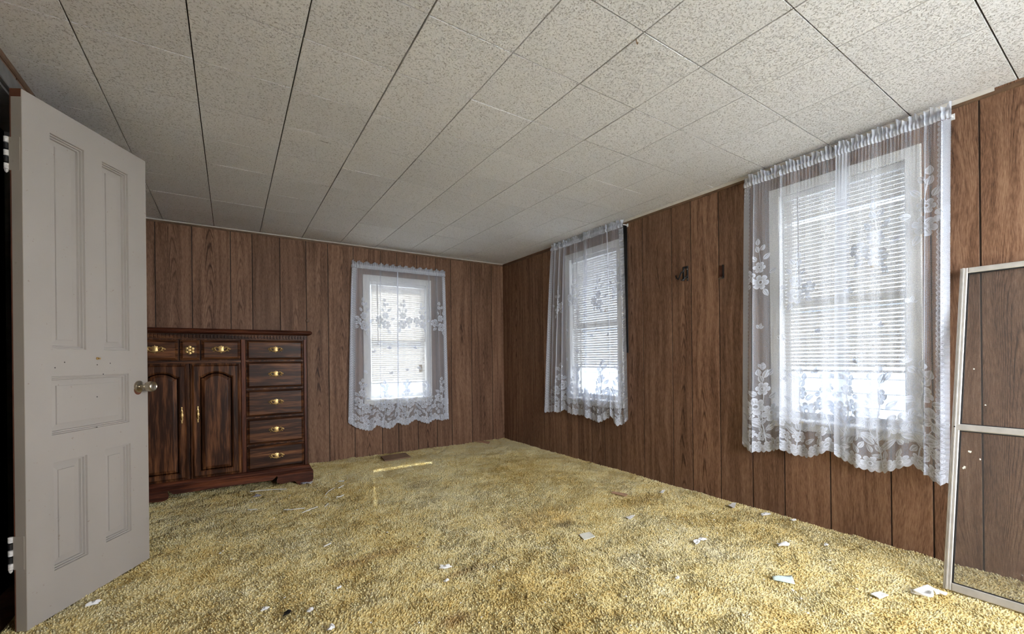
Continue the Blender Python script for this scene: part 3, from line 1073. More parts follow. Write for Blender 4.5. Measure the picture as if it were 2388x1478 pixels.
for zc in (1.797, .300):
    h = empty('hinge', (0, 0, 0))
    h.parent = door
    MB().box(-.0034, -.0018, .006, DT + .004, zc - .064, zc + .060).build('hinge_leaf', MAT['dooredge'], h)
    for k in range(5):
        zz = zc - .062 + k * .025
        MB().lathe([(.004, zz), (.0072, zz + .001), (.0072, zz + .0215), (.004, zz + .0225)], n=12, o=(-.006, DT + .010, 0)).build('knuckle', MAT['hingepaint'] if k % 2 == 0 else MAT['iron'], h, True)
    MB().lathe([(.001, zc - .075), (.005, zc - .070), (.006, zc - .063), (.003, zc - .062)], n=12, o=(-.006, DT + .010, 0)).build('hinge_tip', MAT['hingepaint'], h, True)
# knob and plate
kx, kz = .535, .888
MB().lathe([(.030, 0), (.030, -.004), (.026, -.009), (.015, -.011), (.012, -.012)], 'y', 28, (kx, 0, kz)).build('rose', MAT['steel'], door, True)
kb = MB()
kb.lathe([(.0095, -.010), (.0095, -.030), (.014, -.034), (.022, -.040), (.0255, -.052), (.0255, -.064), (.024, -.070), (.0215, -.072), (.020, -.070), (.016, -.0685), (.001, -.068)], 'y', 28, (kx, 0, kz))
kb.build('knob', MAT['steel'], door, True)
MB().lathe([(.026, -.0002), (.026, -.0006), (.0255, -.001)], 'y', 20, (kx - .004, 0, kz - .014)).build('bare_patch', MAT['rawwood'], door)
nh = MB()
nh.lathe([(.006, 0), (.006, -.003), (.003, -.004), (.003, -.010), (.0045, -.012), (.001, -.0125)], 'y', 10, (.305, 0, 1.028))
nh.build('robe_hook_stub', MAT['brass'], door, True)
for xx, zz in ((.155, 1.012), (.115, .990), (.305, 1.000), (.372, 1.006), (.335, .957), (.30, .722), (.303, .857)):
    MB().lathe([(.0025, 0.0005), (.0025, -.0004), (.001, -.0006)], 'y', 8, (xx, 0, zz)).build('nail_hole', MAT['iron'], door)

# ------------------------------------------------------------------ dresser
DR = empty('dresser', (-.04, 3.93, 0), 0)
tag(DR, 'dark pine dresser with arched doors, five side drawers and brass pulls', 'dresser')
dx = -.04
H_, V_ = MAT['drw_h'], MAT['drw_v']
def L(x):
    return x - dx
XA, XB = L(-.605), L(.525)
DEP = .50
mb = MB()
mb.box(XA, XB, .006, DEP, .10, 1.205)
mb.build('carcass', V_, DR)
mb = MB()
mb.cbox(L(.505), XB + .002, -.014, .006, .15, 1.20, .003)
mb.cbox(L(.066), L(.096), -.012, .006, .15, 1.18, .003)
mb.cbox(XA - .002, L(-.585), -.014, .006, .15, 1.20, .003)
mb.build('stile', MAT['drw_rv'], DR)
# top with moulded edge
tp = MB()
prof = [(0.0, 1.218), (.010, 1.219), (.022, 1.224), (.030, 1.232), (.032, 1.240), (.028, 1.248), (.018, 1.256), (0, 1.258)]
def top_ring(ins, z, fy):
    return [(XA - .012 - ins, -.020 - ins, z), (XB + .010 + ins, -.020 - ins, z), (XB + .010 + ins, DEP, z), (XA - .012 - ins, DEP, z)]
tp.loft([top_ring(i, z, 0) for i, z in prof])
tp.build('top', MAT['drw_r'], DR)
MB().box(XA - .004, XB + .004, -.010, .006, 1.180, 1.218).build('frieze', H_, DR)
dm = MB()
x = XA
while x < XB - .010:
    dm.cbox(x, x + .013, -.021, -.0105, 1.186, 1.213, .002)
    x += .0218
dm.build('dentil_moulding', H_, DR)

def bat_pull(parent, x, z, y, k=1.0):
    h = MB()
    # shield in the middle
    pts = [(-.016, .010), (-.010, .020), (-.004, .019), (0, .026), (.004, .019), (.010, .020), (.016, .010), (.012, -.002), (.015, -.012), (.006, -.020), (0, -.027), (-.006, -.020), (-.015, -.012), (-.012, -.002)]
    h.loft([[(px_ * 1.25 * k, 0, pz * 1.1 * k) for px_, pz in pts], [(px_ * 1.25 * k, -.003, pz * 1.1 * k) for px_, pz in pts], [(px_ * .75 * k, -.0055, pz * .8 * k) for px_, pz in pts]])
    for s in (-1, 1):
        arc = [(s * (.016 + .0 + .036 * t / 10) * k, -.003, (.006 + .012 * math.sin(t / 10 * PI) - .010 * (t / 10)) * k) for t in range(11)]
        h.tube(arc, .0058 * k, 6)
        cur = [(s * (.046 + .010 * math.cos(t)) * k, -.003, (-.004 + .010 * math.sin(t)) * k) for t in [i * .5 for i in range(11)]]
        h.tube(cur, .0048 * k, 6)
        h.lathe([(.006 * k, 0), (.0055 * k, -.008), (.004 * k, -.011), (.001, -.012)], 'y', 10, (s * .040 * k, 0, .006 * k))
    bail = [(.040 * math.cos(t) * k, -.010, (.006 + .026 * -math.sin(t)) * k) for t in [PI * i / 14 for i in range(15)]]
    h.tube(bail, .0040 * k, 6)
    h.build('handle', MAT['brass'], parent, True, loc=(x, y, z))

def drawer(x0, x1, z0, z1, hz=None, hk=1.0, rosette=False, lab=None):
    e = empty('drawer', (0, 0, 0))
    e.parent = DR
    MB().rectloft(L(x0), L(x1), z0, z1, [(0, .004), (0, -.006), (.003, -.010), (.005, -.010), (.017, -.021), (.020, -.0225), (.022, -.0225)]).build('drawer_front', H_, e)
    xm, zm = L((x0 + x1) / 2), (z0 + z1) / 2
    if rosette:
        rb = MB()
        for k in range(6):
            t = k * PI / 3 + PI / 6
            rb.lathe([(.009, 0), (.009, -.003), (.006, -.0055), (.001, -.006)], 'y', 12, (.014 * math.cos(t), 0, .016 * math.sin(t)))
        rb.lathe([(.010, 0), (.010, -.005), (.006, -.012), (.009, -.017), (.007, -.021), (.001, -.022)], 'y', 14)
        o_ = rb.build('rosette_knob', MAT['brass'], e, True, loc=(xm, -.0225, zm))
        o_.scale = (1.35, 1, 1.35)
    else:
        bat_pull(e, xm, zm + .006, -.0225, hk)

for z0, z1 in ((1.019, 1.178), (.797, 1.010), (.573, .788), (.356, .564), (.154, .347)):
    drawer(.099, .502, z0, z1, hk=.93)
drawer(-.575, -.319, 1.022, 1.172, hk=1.03)
drawer(-.308, -.192, 1.022, 1.172, rosette=True)
drawer(-.183, .063, 1.024, 1.174, hk=1.03)
MB().box(L(-.585), L(.068), -.008, .006, 1.000, 1.020).build('drawer_rail', H_, DR)
MB().box(L(.096), L(.505), .0, .006, .15, 1.18).build('drawer_divider', V_, DR)

def arch_outline(xc, hw, zb, zs, rise, y, n=17):
    pts = [(xc - hw, y, zb), (xc + hw, y, zb)]
    for i in range(n):
        u = 1 - 2 * i / (n - 1)
        sh = .82
        if abs(u) > sh:
            z = zs
        else:
            z = zs + rise * (1 - (u / sh) ** 2) ** .75
        pts.append((xc + hw * u, y, z))
    return pts
def rect_outline(x0, x1, z0, z1, y, n=17):
    return [(x0, y, z0), (x1, y, z0)] + [(x1 + (x0 - x1) * i / (n - 1), y, z1) for i in range(n)]

def cabinet_door(x0, x1, z0, z1, handle_x):
    e = empty('cabinet_door', (0, 0, 0))
    e.parent = DR
    a, b = L(x0), L(x1)
    xc = (a + b) / 2
    hw = .102
    f = MB()
    f.loft([rect_outline(a, b, z0, z1, .004), rect_outline(a, b, z0, z1, -.008), rect_outline(a + .004, b - .004, z0 + .004, z1 - .004, -.011),
            rect_outline(a + .008, b - .008, z0 + .008, z1 - .008, -.011), rect_outline(a + .022, b - .022, z0 + .022, z1 - .022, -.023),
            arch_outline(xc, hw + .006, .196, .905, .036, -.023), arch_outline(xc, hw, .202, .899, .036, -.020), arch_outline(xc, hw - .006, .208, .893, .035, -.012)], True, False)
    f.build('door_frame', V_, e)
    MB().loft([arch_outline(xc, hw - .0055, .2075, .8935, .035, -.010), arch_outline(xc, hw - .011, .213, .888, .034, -.010),
               arch_outline(xc, hw - .030, .232, .872, .032, -.019), arch_outline(xc, hw - .033, .235, .869, .031, -.0195)], True, True).build('raised_panel', V_, e)
    g = MB()
    g.lathe([(.001, .062), (.004, .060), (.006, .054), (.003, .047), (.006, .036), (.009, .026), (.006, .016), (.011, .008), (.011, -.008), (.006, -.016), (.009, -.026), (.007, -.036), (.003, -.047), (.006, -.054), (.001, -.060)], n=14, flat=.4)
    g.tube([(0, -.002, .030), (0, -.014, .018), (0, -.016, 0), (0, -.014, -.018), (0, -.002, -.030)], .004, 8)
    g.build('door_pull', MAT['brass'], e, True, loc=(L(handle_x), -.025, .624))
cabinet_door(-.573, -.262, .152, .998, -.300)
cabinet_door(-.250, .064, .152, .998, -.206)

# base moulding and bracket feet
bm_ = MB()
def base_ring(d, z):
    return [(XA - d, -d, z), (XB + d, -d, z), (XB + d, DEP, z), (XA - d, DEP, z)]
bm_.loft([base_ring(.018, .098), base_ring(.034, .098), base_ring(.036, .108), base_ring(.030, .118), base_ring(.024, .122), base_ring(.024, .132), base_ring(.016, .146), base_ring(.006, .152)])
bm_.build('base_moulding', MAT['drw_r'], DR)
half = [(.610, .100), (.610, .030), (.600, .012), (.606, -.006), (.500, -.006), (.492, .010), (.470, .032), (.440, .032), (.400, .026), (.365, .028), (.345, .040), (.342, .056), (.350, .082), (.344, .096), (.325, .074), (.312, .066), (.28, .066)]
xc = (XA + XB) / 2
half = [(x - .605 + (XB + .036 - xc), z) for x, z in half]
poly = [(xc + x, z) for x, z in half] + [(xc - x, z) for x, z in reversed(half)]
MB().extrude_poly(poly, -.034, -.008).build('bracket_plinth', MAT['drw_r'], DR)
for xx in (XA - .034, XB + .012):
    s = MB()
    s.box(xx, xx + .022, -.008, .12, -.006, .10)
    s.box(xx, xx + .022, .12, DEP - .12, .05, .10)
    s.box(xx, xx + .022, DEP - .12, DEP - .02, -.006, .10)
    s.build('side_plinth', MAT['drw_r'], DR)

# ------------------------------------------------------------------ window screen leaning on the right wall
sx0, sx1 = 2.549, 2.893
SH = math.hypot(1.40, sx1 - sx0)
SW = .66
scr = empty('window_screen', (sx0, .531, .004), BR)
lean = math.atan2(sx1 - sx0, 1.40)
tag(scr, 'aluminium framed window screen leaning against the right wall', 'window screen')
fe = {}
def spart(mb, name, mat, par=None):
    o = mb.build(name, MAT[mat], par or scr)
    o.rotation_euler = (-lean, 0, 0)
    return o
fw, ft = .026, .016
spart(MB().cbox(0, fw, -ft, 0, 0, SH, .003).cbox(fw * .30, fw * .55, -ft - .002, -ft + .001, .0, SH, .001), 'side_rail', 'alu')
spart(MB().cbox(SW - fw, SW, -ft, 0, 0, SH, .003), 'side_rail', 'alu')
spart(MB().cbox(fw, SW - fw, -ft, 0, SH - fw, SH, .003), 'top_rail', 'alu')
spart(MB().cbox(fw, SW - fw, -ft, 0, 0, fw + .006, .003), 'bottom_rail', 'alu')
spart(MB().cbox(fw - .016, SW - fw, -ft - .001, 0, .680, .708, .003), 'middle_rail', 'alu')
g = MB()
for za, zb in ((fw + .006, .680), (.708, SH - fw)):
    g.box(fw, fw + .005, -ft + .003, -.004, za, zb)
    g.box(SW - fw - .005, SW - fw, -ft + .003, -.004, za, zb)
    g.box(fw, SW - fw, -ft + .003, -.004, za, za + .004)
    g.box(fw, SW - fw, -ft + .003, -.004, zb - .004, zb)
spart(g, 'gasket', 'gasket')
for za, zb in ((fw + .006, .680), (.708, SH - fw)):
    spart(MB().add([(fw, -.008, za), (SW - fw, -.008, za), (SW - fw, -.008, zb), (fw, -.008, zb)], [(0, 1, 2, 3)]), 'screen_mesh', 'screen')
spart(MB().lathe([(.003, -ft - .003), (.003, -ft)], 'y', 8, (fw * .4, 0, .694)), 'rivet', 'iron')
rr = random.Random(4)
for k, (xx, zz, s) in enumerate(((.062, .592, .013), (.045, .520, .011), (.092, .565, .006), (.06, .96, .007), (.10, .80, .006))):
    pts = []
    for i in range(14):
        t = 2 * PI * i / 14
        q = s * .6 * rr.uniform(.25, 1.1)
        pts.append((xx + q * math.cos(t), zz + q * math.sin(t) * 1.2))
    spart(MB().extrude_poly(pts, -.0100, -.0088), 'lint_tuft', 'cream')

# ------------------------------------------------------------------ wall hardware
o_, r_ = FR['R']
hk = empty('coat_hook', (XR, 2.000, 1.645), BR)
tag(hk, 'black iron double coat hook on the right wall', 'hook')
MB().cbox(-.030, -.018, -.012, -.0052, -.055, .050, .002).cbox(.004, .016, -.012, -.0052, -.060, .052, .002).cbox(-.030, .016, -.010, -.0052, .038, .052, .002).build('back_plate', MAT['iron'], hk)
MB().tube([(-.024, -.010, .020), (-.026, -.040, .000), (-.030, -.052, -.030), (-.040, -.050, -.046), (-.058, -.048, -.034), (-.066, -.046, -.012)], .0050, 8).build('prong', MAT['iron'], hk, True)
MB().tube([(.010, -.010, -.020), (.008, -.036, -.042), (-.004, -.046, -.058), (-.020, -.044, -.052)], .0050, 8).build('prong', MAT['iron'], hk, True)
for zz in (.028, -.045):
    MB().lathe([(.004, -.013), (.003, -.0145), (.001, -.015)], 'y', 10, (.010, 0, zz)).build('screw', MAT['steel'], hk)
bk = empty('wall_bracket', (XR, 1.721, 1.604), BR)
tag(bk, 'small rusty metal bracket screwed to the right wall', 'bracket')
MB().cbox(-.018, .016, -.009, -.0052, -.042, .044, .001).build('plate', MAT['rawwood'], bk)
MB().box(.013, .018, -.022, -.0052, -.046, .048).build('side_flange', MAT['iron'], bk)
MB().box(-.018, .018, -.018, -.0052, -.048, -.042).build('bottom_flange', MAT['steel'], bk)
for xx in (-.010, .006):
    MB().lathe([(.004, -.009), (.003, -.011), (.001, -.012)], 'y', 10, (xx, 0, -.034)).build('screw', MAT['steel'], bk)
nl = empty('coat_peg', (.635, YB, 1.405), 0)
tag(nl, 'small round dark coat peg on the back wall between dresser and window', 'coat peg')
MB().lathe([(.012, -.0052), (.014, -.012), (.017, -.020), (.013, -.028), (.001, -.030)], 'y', 16).build('knob_head', MAT['trimbrown'], nl, True)
ch = empty('ceiling_hook', (0, 0, 0), 0)
d = ray(1484, 92)
s = (ZC - CAMZ) / d.z
ch.location = (d.x * s, d.y * s, ZC)
tag(ch, 'tiny rusty hook screwed into a ceiling tile', 'hook')
MB().tube([(0, 0, .001), (0, 0, -.010), (.005, 0, -.016), (.009, 0, -.011), (.007, 0, -.006)], .0018, 6).build('hook_wire', MAT['smudge'], ch, True)

# ------------------------------------------------------------------ carpet
def vnoise(x, y, scale, seed):
    g = np.random.default_rng(seed).random((96, 96))
    u, v = x * scale + 40.3, y * scale + 41.7
    i, j = np.floor(u).astype(int), np.floor(v).astype(int)
    fu, fv = u - i, v - j
    fu, fv = fu * fu * (3 - 2 * fu), fv * fv * (3 - 2 * fv)
    i0, j0, i1, j1 = i % 96, j % 96, (i + 1) % 96, (j + 1) % 96
    return (g[i0, j0] * (1 - fu) + g[i1, j0] * fu) * (1 - fv) + (g[i0, j1] * (1 - fu) + g[i1, j1] * fu) * fv

def carpet_h(x, y):
    return .007 * (vnoise(x, y, 5.5, 1) - .5) + .008 * (vnoise(x, y, 17., 2) - .5) + .008 * (vnoise(x, y, 38., 6) - .5)

gx, gy = np.meshgrid(np.arange(XL, XR + .01, .024), np.arange(YF, YB + .01, .024), indexing='ij')
gx, gy = np.minimum(gx, XR - .006), np.minimum(gy, YB - .006)
gz = carpet_h(gx, gy) - .0028
nx_, ny_ = gx.shape
idx = np.arange(nx_ * ny_).reshape(nx_, ny_)
carpet_v = [np.stack([gx, gy, gz], -1).reshape(-1, 3)]
quads = np.stack([idx[:-1, :-1], idx[1:, :-1], idx[1:, 1:], idx[:-1, 1:]], -1).reshape(-1, 4)
tri = [np.concatenate([quads[:, [0, 1, 2]], quads[:, [0, 2, 3]]])]
sp = .0074
X, Y = np.meshgrid(np.arange(XL + .008, XR - .008, sp), np.arange(-.35, YB - .008, sp), indexing='ij')
X = (X + rng.uniform(-.5, .5, X.shape) * sp).ravel()
Y = (Y + rng.uniform(-.5, .5, Y.shape) * sp).ravel()
# thin out what the room corner beside the viewer never shows
side = (X * fwd.x + Y * fwd.y)
lat = (X * rgt0.x + Y * rgt0.y)
keep = (side > .9) & (np.abs(lat) < side * 1.25 + .35)
X, Y = X[keep], Y[keep]
n = len(X)
hz = carpet_h(X, Y)
fa = vnoise(X, Y, 2.2, 3) * 9 + vnoise(X, Y, 9., 4) * 5 + rng.normal(0, .6, n)
ln = rng.uniform(.15, .85, n)
ht = (.013 + .008 * rng.random(n))
rad = .0036 + .0020 * rng.random(n)
ox, oy = np.cos(fa) * ln * ht, np.sin(fa) * ln * ht
ph = rng.uniform(0, 2 * PI, n)
verts = np.zeros((n, 7, 3), np.float32)
for k in range(3):
    t = ph + k * 2 * PI / 3
    verts[:, k, 0] = X + rad * .8 * np.cos(t)
    verts[:, k, 1] = Y + rad * .8 * np.sin(t)
    verts[:, k, 2] = hz - .012
    t2 = t + .9
    verts[:, 3 + k, 0] = X + ox * .55 + rad * .95 * np.cos(t2)
    verts[:, 3 + k, 1] = Y + oy * .55 + rad * .95 * np.sin(t2)
    verts[:, 3 + k, 2] = hz - .012 + ht * .66
verts[:, 6, 0] = X + ox
verts[:, 6, 1] = Y + oy
verts[:, 6, 2] = hz - .012 + ht * (1.0 - .25 * ln)
verts[:, :, 0] = np.clip(verts[:, :, 0], XL + .002, XR - .007)
verts[:, :, 1] = np.minimum(verts[:, :, 1], YB - .007)
bt = np.array([[0, 1, 4], [0, 4, 3], [1, 2, 5], [1, 5, 4], [2, 0, 3], [2, 3, 5], [3, 4, 6], [4, 5, 6], [5, 3, 6]])
n0 = len(carpet_v[0])
T = (bt[None] + (np.arange(n) * 7)[:, None, None] + n0).reshape(-1, 3)
allv = np.concatenate([carpet_v[0].astype(np.float32), verts.reshape(-1, 3)])
allt = np.concatenate([tri[0], T]).astype(np.int32)
me = bpy.data.meshes.new('shag_carpet')
me.vertices.add(len(allv))
me.vertices.foreach_set('co', allv.ravel())
me.loops.add(len(allt) * 3)
me.loops.foreach_set('vertex_index', allt.ravel())
me.polygons.add(len(allt))
me.polygons.foreach_set('loop_start', np.arange(0, len(allt) * 3, 3, dtype=np.int32))
me.polygons.foreach_set('loop_total', np.full(len(allt), 3, np.int32))
me.polygons.foreach_set('use_smooth', np.ones(len(allt), bool))
me.update(calc_edges=True)
me.materials.append(MAT['carpet'])
carpet = bpy.data.objects.new('shag_carpet', me)
col.objects.link(carpet)
tag(carpet, 'worn gold shag carpet covering the whole floor', 'carpet', None, 'stuff')

# ------------------------------------------------------------------ litter on the carpet
LZ = .007
def card(name, pix, mat, label, cat, th=.0016, curl=0.0, lift=0.0, group=None):
    P_ = [floor_pt(x, y, LZ) for x, y in pix]
    c = sum(P_, Vector()) / 4
    N = 6
    top = []
    for i in range(N + 1):
        for j in range(N + 1):
            u, v = i / N, j / N
            p = (P_[0] * (1 - u) + P_[1] * u) * (1 - v) + (P_[3] * (1 - u) + P_[2] * u) * v
            z = lift * v + curl * ((2 * u - 1) ** 2) + .0015 * math.sin(5 * u + 3 * v)
            top.append((p.x - c.x, p.y - c.y, z))
    m_ = N + 1
    nv = m_ * m_
    vs_ = [(x, y, z + th) for x, y, z in top] + top
    fs_ = []
    for i in range(N):
        for j in range(N):
            a, b, cc, dd = i * m_ + j, (i + 1) * m_ + j, (i + 1) * m_ + j + 1, i * m_ + j + 1
            fs_ += [(a, b, cc, dd), (nv + dd, nv + cc, nv + b, nv + a)]
    rim = [i * m_ for i in range(m_)] + [N * m_ + j for j in range(1, m_)] + [i * m_ + N for i in range(N - 1, -1, -1)] + [j for j in range(N - 1, 0, -1)]
    for k in range(len(rim)):
        a, b = rim[k], rim[(k + 1) % len(rim)]
        fs_.append((a, nv + a, nv + b, b))
    o = MB().add(vs_, fs_).build(name, MAT[mat], None, 50, loc=c)
    return tag(o, label, cat, group)

card('cardboard_flap', [(888, 1066), (945, 1057), (958, 1067), (897, 1076)], 'cardboard', 'flat brown cardboard piece lying below the back wall window', 'cardboard', .010)
card('wood_strip', [(1092, 1028), (1095, 1026), (1143, 1031), (1140, 1035)], 'tan', 'thin orange-brown wood strip on the carpet in the far corner', 'wood strip', .008)
card('cream_card', [(1350, 1247), (1375, 1240), (1388, 1252), (1362, 1259)], 'cream', 'square cream card in the middle of the carpet', 'card', .003)
card('tan_card', [(1426, 1150), (1431, 1146), (1464, 1153), (1458, 1158)], 'tan', 'small pinkish tan card strip lying before the right wall', 'card', .004)
card('paper_scrap', [(1458, 1207), (1470, 1203), (1481, 1203), (1466, 1212)], 'paper', 'small white paper scrap just beyond the square cream card', 'paper scrap', .002, .004)
card('paper_scrap', [(1537, 1150), (1543, 1145), (1551, 1144), (1544, 1151)], 'paper', 'tiny folded white paper scrap near the tan card strip', 'paper scrap', .002, .005)
card('paper_scrap', [(1697, 1180), (1707, 1174), (1717, 1175), (1711, 1187)], 'paper', 'pointed white paper scrap close to the right wall', 'paper scrap', .0016, .006)
card('white_card', [(2030, 1386), (2052, 1379), (2072, 1389), (2050, 1396)], 'paper', 'flat white card nearest the leaning window screen', 'card', .003)

def folded(name, pix, mat, label, cat, h):
    """folded leaf of paper: pixel path of the fold, raised in the middle"""
    a, b, c, d_ = [floor_pt(x, y, LZ) for x, y in pix]
    o0 = (a + b + c + d_) / 4
    N = 8
    vs_, fs_ = [], []
    for i in range(N + 1):
        u = i / N
        p, q = a * (1 - u) + b * u, d_ * (1 - u) + c * u
        m_ = (p + q) / 2 + Vector((0, 0, h * (.6 + .4 * math.sin(u * 4))))
        for w in (p, (p * .4 + m_ * .6), m_, (q * .4 + m_ * .6), q):
            vs_.append(tuple(w - o0 + Vector((0, 0, .001))))
    for i in range(N):
        for k in range(4):
            fs_.append((i * 5 + k, (i + 1) * 5 + k, (i + 1) * 5 + k + 1, i * 5 + k + 1))
    o = MB().add(vs_, fs_).build(name, MAT[mat], None, 60, loc=o0)
    md = o.modifiers.new('thickness', 'SOLIDIFY')
    md.thickness = .002
    return tag(o, label, cat)
folded('folded_paper', [(1799, 1344), (1846, 1342), (1854, 1362), (1803, 1352)], 'mint', 'folded pale mint paper on the carpet at lower right', 'paper', .014)

def crumple(name, pix, mat, label, cat, r, elong=1.6, ang_=0.0, seed=1, group=None):
    c = floor_pt(*pix, LZ)
    rr = random.Random(seed)
    n1, n2 = 12, 7
    ph_ = [rr.uniform(0, 6) for _ in range(6)]
    rings = []
    for j in range(1, n2):
        t = PI * j / n2
        ring = []
        for i in range(n1):
            a = 2 * PI * i / n1
            k = 1 + .30 * math.sin(3 * a + ph_[0] + 2 * t) + .22 * math.sin(5 * a + ph_[1] - 3 * t) + rr.uniform(-.16, .16)
            x, y = r * elong * k * math.sin(t) * math.cos(a), r * .8 * k * math.sin(t) * math.sin(a)
            z = r * .42 * (1 + math.cos(t)) * (1 + .3 * math.sin(2 * a + ph_[2]))
            ring.append((x * math.cos(ang_) - y * math.sin(ang_), x * math.sin(ang_) + y * math.cos(ang_), z))
        rings.append(ring)
    o = MB().loft(rings).build(name, MAT[mat], None, 25, loc=(c.x, c.y, LZ - .002))
    return tag(o, label, cat, group)

# crumpled tissue: an oval leaf with a twisted tail
tc = floor_pt(2158, 1386, LZ)
ts = empty('crumpled_tissue', tc, -YAW)
tag(ts, 'crumpled white tissue with a twisted tail beside the screen', 'tissue')
vs_, fs_ = [], []
NU, NV = 18, 8
for i in range(NU + 1):
    u = i / NU
    cx_ = -.050 + .125 * u
    cy_ = .012 - .026 * u - .012 * math.sin(u * 6)
    hw = (.026 * math.sin(PI * min(1, u / .62)) ** .7 if u < .55 else .012 + .010 * math.sin((u - .55) * 9)) + .003
    for j in range(NV + 1):
        v = 2 * j / NV - 1
        tw = 0 if u < .45 else (u - .45) * 4.0
        y = hw * v
        z = .006 + .010 * v * v * (1 - .6 * u) + .006 * math.sin(9 * u + 4 * v) + .014 * math.exp(-((u - .58) / .12) ** 2)
        vs_.append((cx_ + .003 * math.sin(7 * v + 8 * u), cy_ + y * math.cos(tw), max(.001, z + y * math.sin(tw) * .6)))
for i in range(NU):
    for j in range(NV):
        a = i * (NV + 1) + j
        fs_.append((a, a + NV + 1, a + NV + 2, a + 1))
to = MB().add(vs_, fs_).build('tissue_sheet', MAT['paper'], ts, 60)
to.modifiers.new('thickness', 'SOLIDIFY').thickness = .0012

for k, (x, y, r, el, an, lab) in enumerate((
        (1625, 1265, .020, 1.3, .3, 'torn white tissue tuft right of the square cream card'),
        (1637, 1258, .014, 1.8, -.4, 'thin torn tissue shred beside the larger tissue tuft'),
        (1826, 1271, .018, 1.9, -.3, 'white lint shred on the carpet below the large window'),
        (1785, 1200, .016, 2.2, -.2, 'flattened white lint strip at the foot of the right wall'),
        (1850, 1213, .012, 1.4, -.3, 'small grey-white lint bit by the wall under the large window'),
        (1926, 1270, .011, 1.3, .2, 'lone white lint dot between wall and folded mint paper'),
        (1037, 1324, .019, 1.3, -.5, 'torn white tissue tuft in the left middle of the carpet'),
        (1041, 1354, .010, 1.3, .2, 'small white lint bit in front of the left tissue tuft'),
        (618, 1420, .012, 1.2, .1, 'white lint bit at the near left edge of the carpet'),
        (724, 1423, .012, 1.2, .6, 'pale lint bit right of the dark leaf fragment'),
        (772, 1464, .013, 1.3, .9, 'curled white shred at the very bottom of the picture'),
        (790, 1370, .009, 1.2, .4, 'faint white fleck left of centre on the near carpet'),
        (218, 1408, .016, 1.4, .4, 'white shred on the carpet at the foot of the open door'),
        (1580, 1347, .009, 1.5, .1, 'blue-grey scrap in the centre right of the carpet'))):
    crumple('tissue_shred', (x, y), 'paper', lab, 'tissue shred', r, el, an, 20 + k, 'white shreds scattered on the carpet')
crumple('leaf_fragment', (669, 1430), 'iron', 'small black leaf fragment on the near left carpet', 'leaf fragment', .012, 1.5, .9, 51)
crumple('pebble', (600, 1157), 'pebble', 'shiny grey-violet pebble in front of the dresser foot', 'pebble', .018, 1.3, -.2, 52)
crumple('blue_scrap', (711, 1127), 'pebble', 'bluish scrap tucked against the right dresser foot', 'scrap', .014, 1.8, .1, 53)
card('paper_scrap', [(717, 1128), (726, 1122), (730, 1124), (722, 1129)], 'paper', 'white paper scrap against the right dresser foot', 'paper scrap', .003, .004)

def stick(pix, label, r=.0032, knots=()):
    pts = [floor_pt(x, y, LZ + .003) for x, y in pix]
    c = pts[0].copy()
    mb = MB()
    fine = []
    for i in range(len(pts) - 1):
        for k in range(4):
            fine.append(pts[i].lerp(pts[i + 1], k / 4) - c)
    fine.append(pts[-1] - c)
    e = empty('plastic_stick', c)
    tag(e, label, 'stick', 'thin white sticks before the dresser')
    mb.tube(fine, r, 6).build('shaft', MAT['stick'], e, True)
    for k in knots:
        p = fine[int(k * (len(fine) - 1))]
        MB().lathe([(.001, -.006), (.005, -.004), (.0055, .003), (.001, .006)], n=8, o=p).build('knot', MAT['stick'], e, True)
stick([(583, 1146), (610, 1143), (640, 1141), (668, 1140)], 'longest white stick with two knots lying along the dresser front', .0034, (.5, .85))
stick([(662, 1188), (680, 1188), (711, 1184)], 'white stick with a knot left of the slanted pair', .0034, (.25,))
stick([(705, 1195), (722, 1188), (741, 1181)], 'slanted white stick with a knot, nearest the pebble sized crumbs', .0034, (.55,))
stick([(578, 1188), (600, 1187)], 'short white stick far left before the dresser', .003)
stick([(759, 1153), (766, 1145), (780, 1137)], 'curved white stick right of the dresser foot', .003)
stick([(789, 1138), (802, 1131)], 'short tilted white stick beyond the curved one', .004)
stick([(784, 1159), (795, 1157), (801, 1154)], 'forked short white stick below the tilted one', .0045)
stick([(758, 1181), (765, 1174)], 'stubby white stick right of the slanted knotted one', .004)
stick([(755, 1274), (772, 1266)], 'lone white stick on open carpet left of centre', .0036)
stick([(790, 1122), (803, 1121)], 'grey-white stub nearest the back wall crumbs', .004)

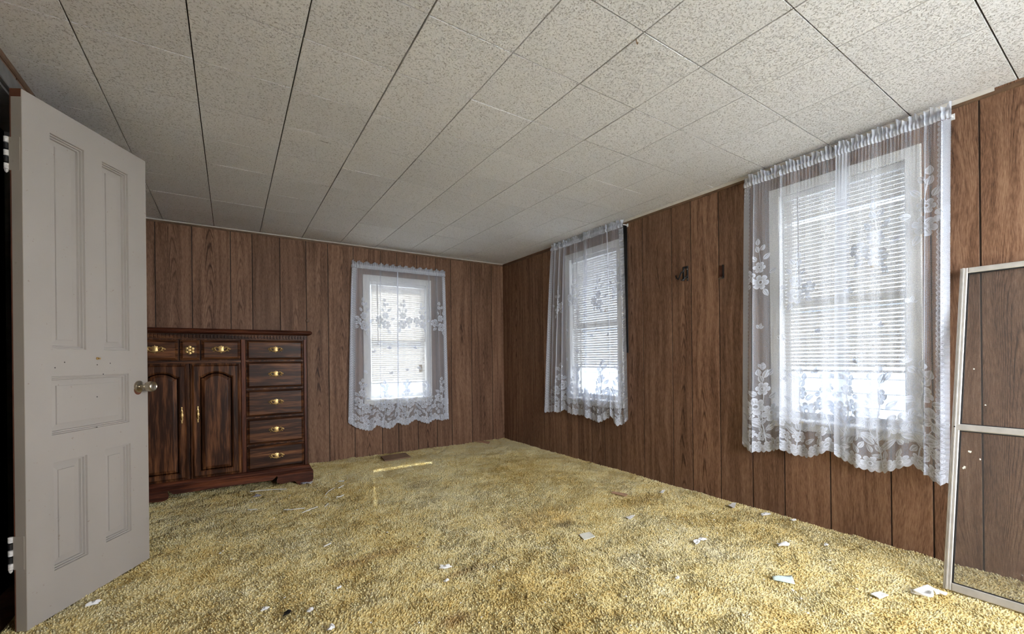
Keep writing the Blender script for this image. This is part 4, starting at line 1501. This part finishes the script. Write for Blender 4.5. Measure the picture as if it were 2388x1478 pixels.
# crumbs nobody could count
cm = MB()
rr = random.Random(12)
spots = []
for k in range(70):
    spots.append((rr.gauss(775, 45), rr.gauss(1112, 20)))
for k in range(40):
    spots.append((rr.uniform(580, 850), rr.uniform(1130, 1215)))
for k in range(60):
    spots.append((rr.uniform(500, 2100), rr.uniform(1230, 1470)))
for k in range(22):
    spots.append((rr.uniform(1500, 1950), rr.uniform(1170, 1290)))
for x, y in spots:
    if y < 1092 or (x < 735 and y < 1128):
        continue
    p = floor_pt(x, y, LZ)
    if p.y > YB - .05 or p.x > XR - .06:
        continue
    r = rr.uniform(.0025, .0060)
    a = rr.uniform(0, 6)
    q = [(p.x + r * rr.uniform(.6, 1.5) * math.cos(a + i * 1.57), p.y + r * rr.uniform(.6, 1.5) * math.sin(a + i * 1.57), LZ + rr.uniform(0, .003)) for i in range(4)]
    cm.add(q + [(p.x, p.y, LZ + r * .8)], [(0, 1, 4), (1, 2, 4), (2, 3, 4), (3, 0, 4), (3, 2, 1, 0)])
tag(cm.build('paper_crumbs', MAT['paper']), 'tiny white crumbs sprinkled over the carpet', 'crumbs', None, 'stuff')

# ------------------------------------------------------------------ outside
gd = MB().box(-40, 60, -40, 60, -.62, -.55).build('ground_outside', MAT['snow'])
tag(gd, 'pale open ground outside the windows', None, None, 'structure')
tag(MB().loft([[(XR + WT, -3., 2.62), (XR + WT, -3., 2.50), (XR + WT + .58, -3., 2.36), (XR + WT + .58, -3., 2.42)],  # added eave, sized to keep the sun off the right windows
               [(XR + WT, YB + .13, 2.62), (XR + WT, YB + .13, 2.50), (XR + WT + .58, YB + .13, 2.36), (XR + WT + .58, YB + .13, 2.42)]]).build('trim_8', MAT['vinyl']),
    'roof eave added outside to shade the right wall windows', None, None, 'structure')
def house(loc, rz, hgt, label):
    hs = empty('neighbour_house', loc, rz)
    tag(hs, label, 'house')
    hb = MB()
    z = 0.0
    while z < hgt:
        hb.cbox(-6.0, 6.0, -.02, .0, z, z + .176, .006)
        z += .18
    hb.box(-6.0, 6.0, .0, .2, 0, hgt)
    hb.build('wall', MAT['siding'], hs)
    MB().loft([[(-6.4, -.5, hgt - .1), (-6.4, -.5, hgt + .02), (-6.4, 3., hgt + 1.8), (-6.4, 3., hgt + 1.65)],
               [(6.4, -.5, hgt - .1), (6.4, -.5, hgt + .02), (6.4, 3., hgt + 1.8), (6.4, 3., hgt + 1.65)]]).build('roof', MAT['shingle'], hs)
    for xx in (5.2,):
        wf = MB().box(xx - .45, xx + .45, -.05, -.021, 1.2, 2.6).build('window', MAT['vinyl'], hs)
        MB().box(xx - .38, xx + .38, -.055, -.051, 1.28, 2.52).build('pane', MAT['darkglass'], wf)
house((6.6, 2.2, -.55), BR, 4.6, 'pale sided house seen through the right wall blinds')
house((-.6, 9.0, -.55), 0, 4.6, 'pale sided house seen through the back wall blind')
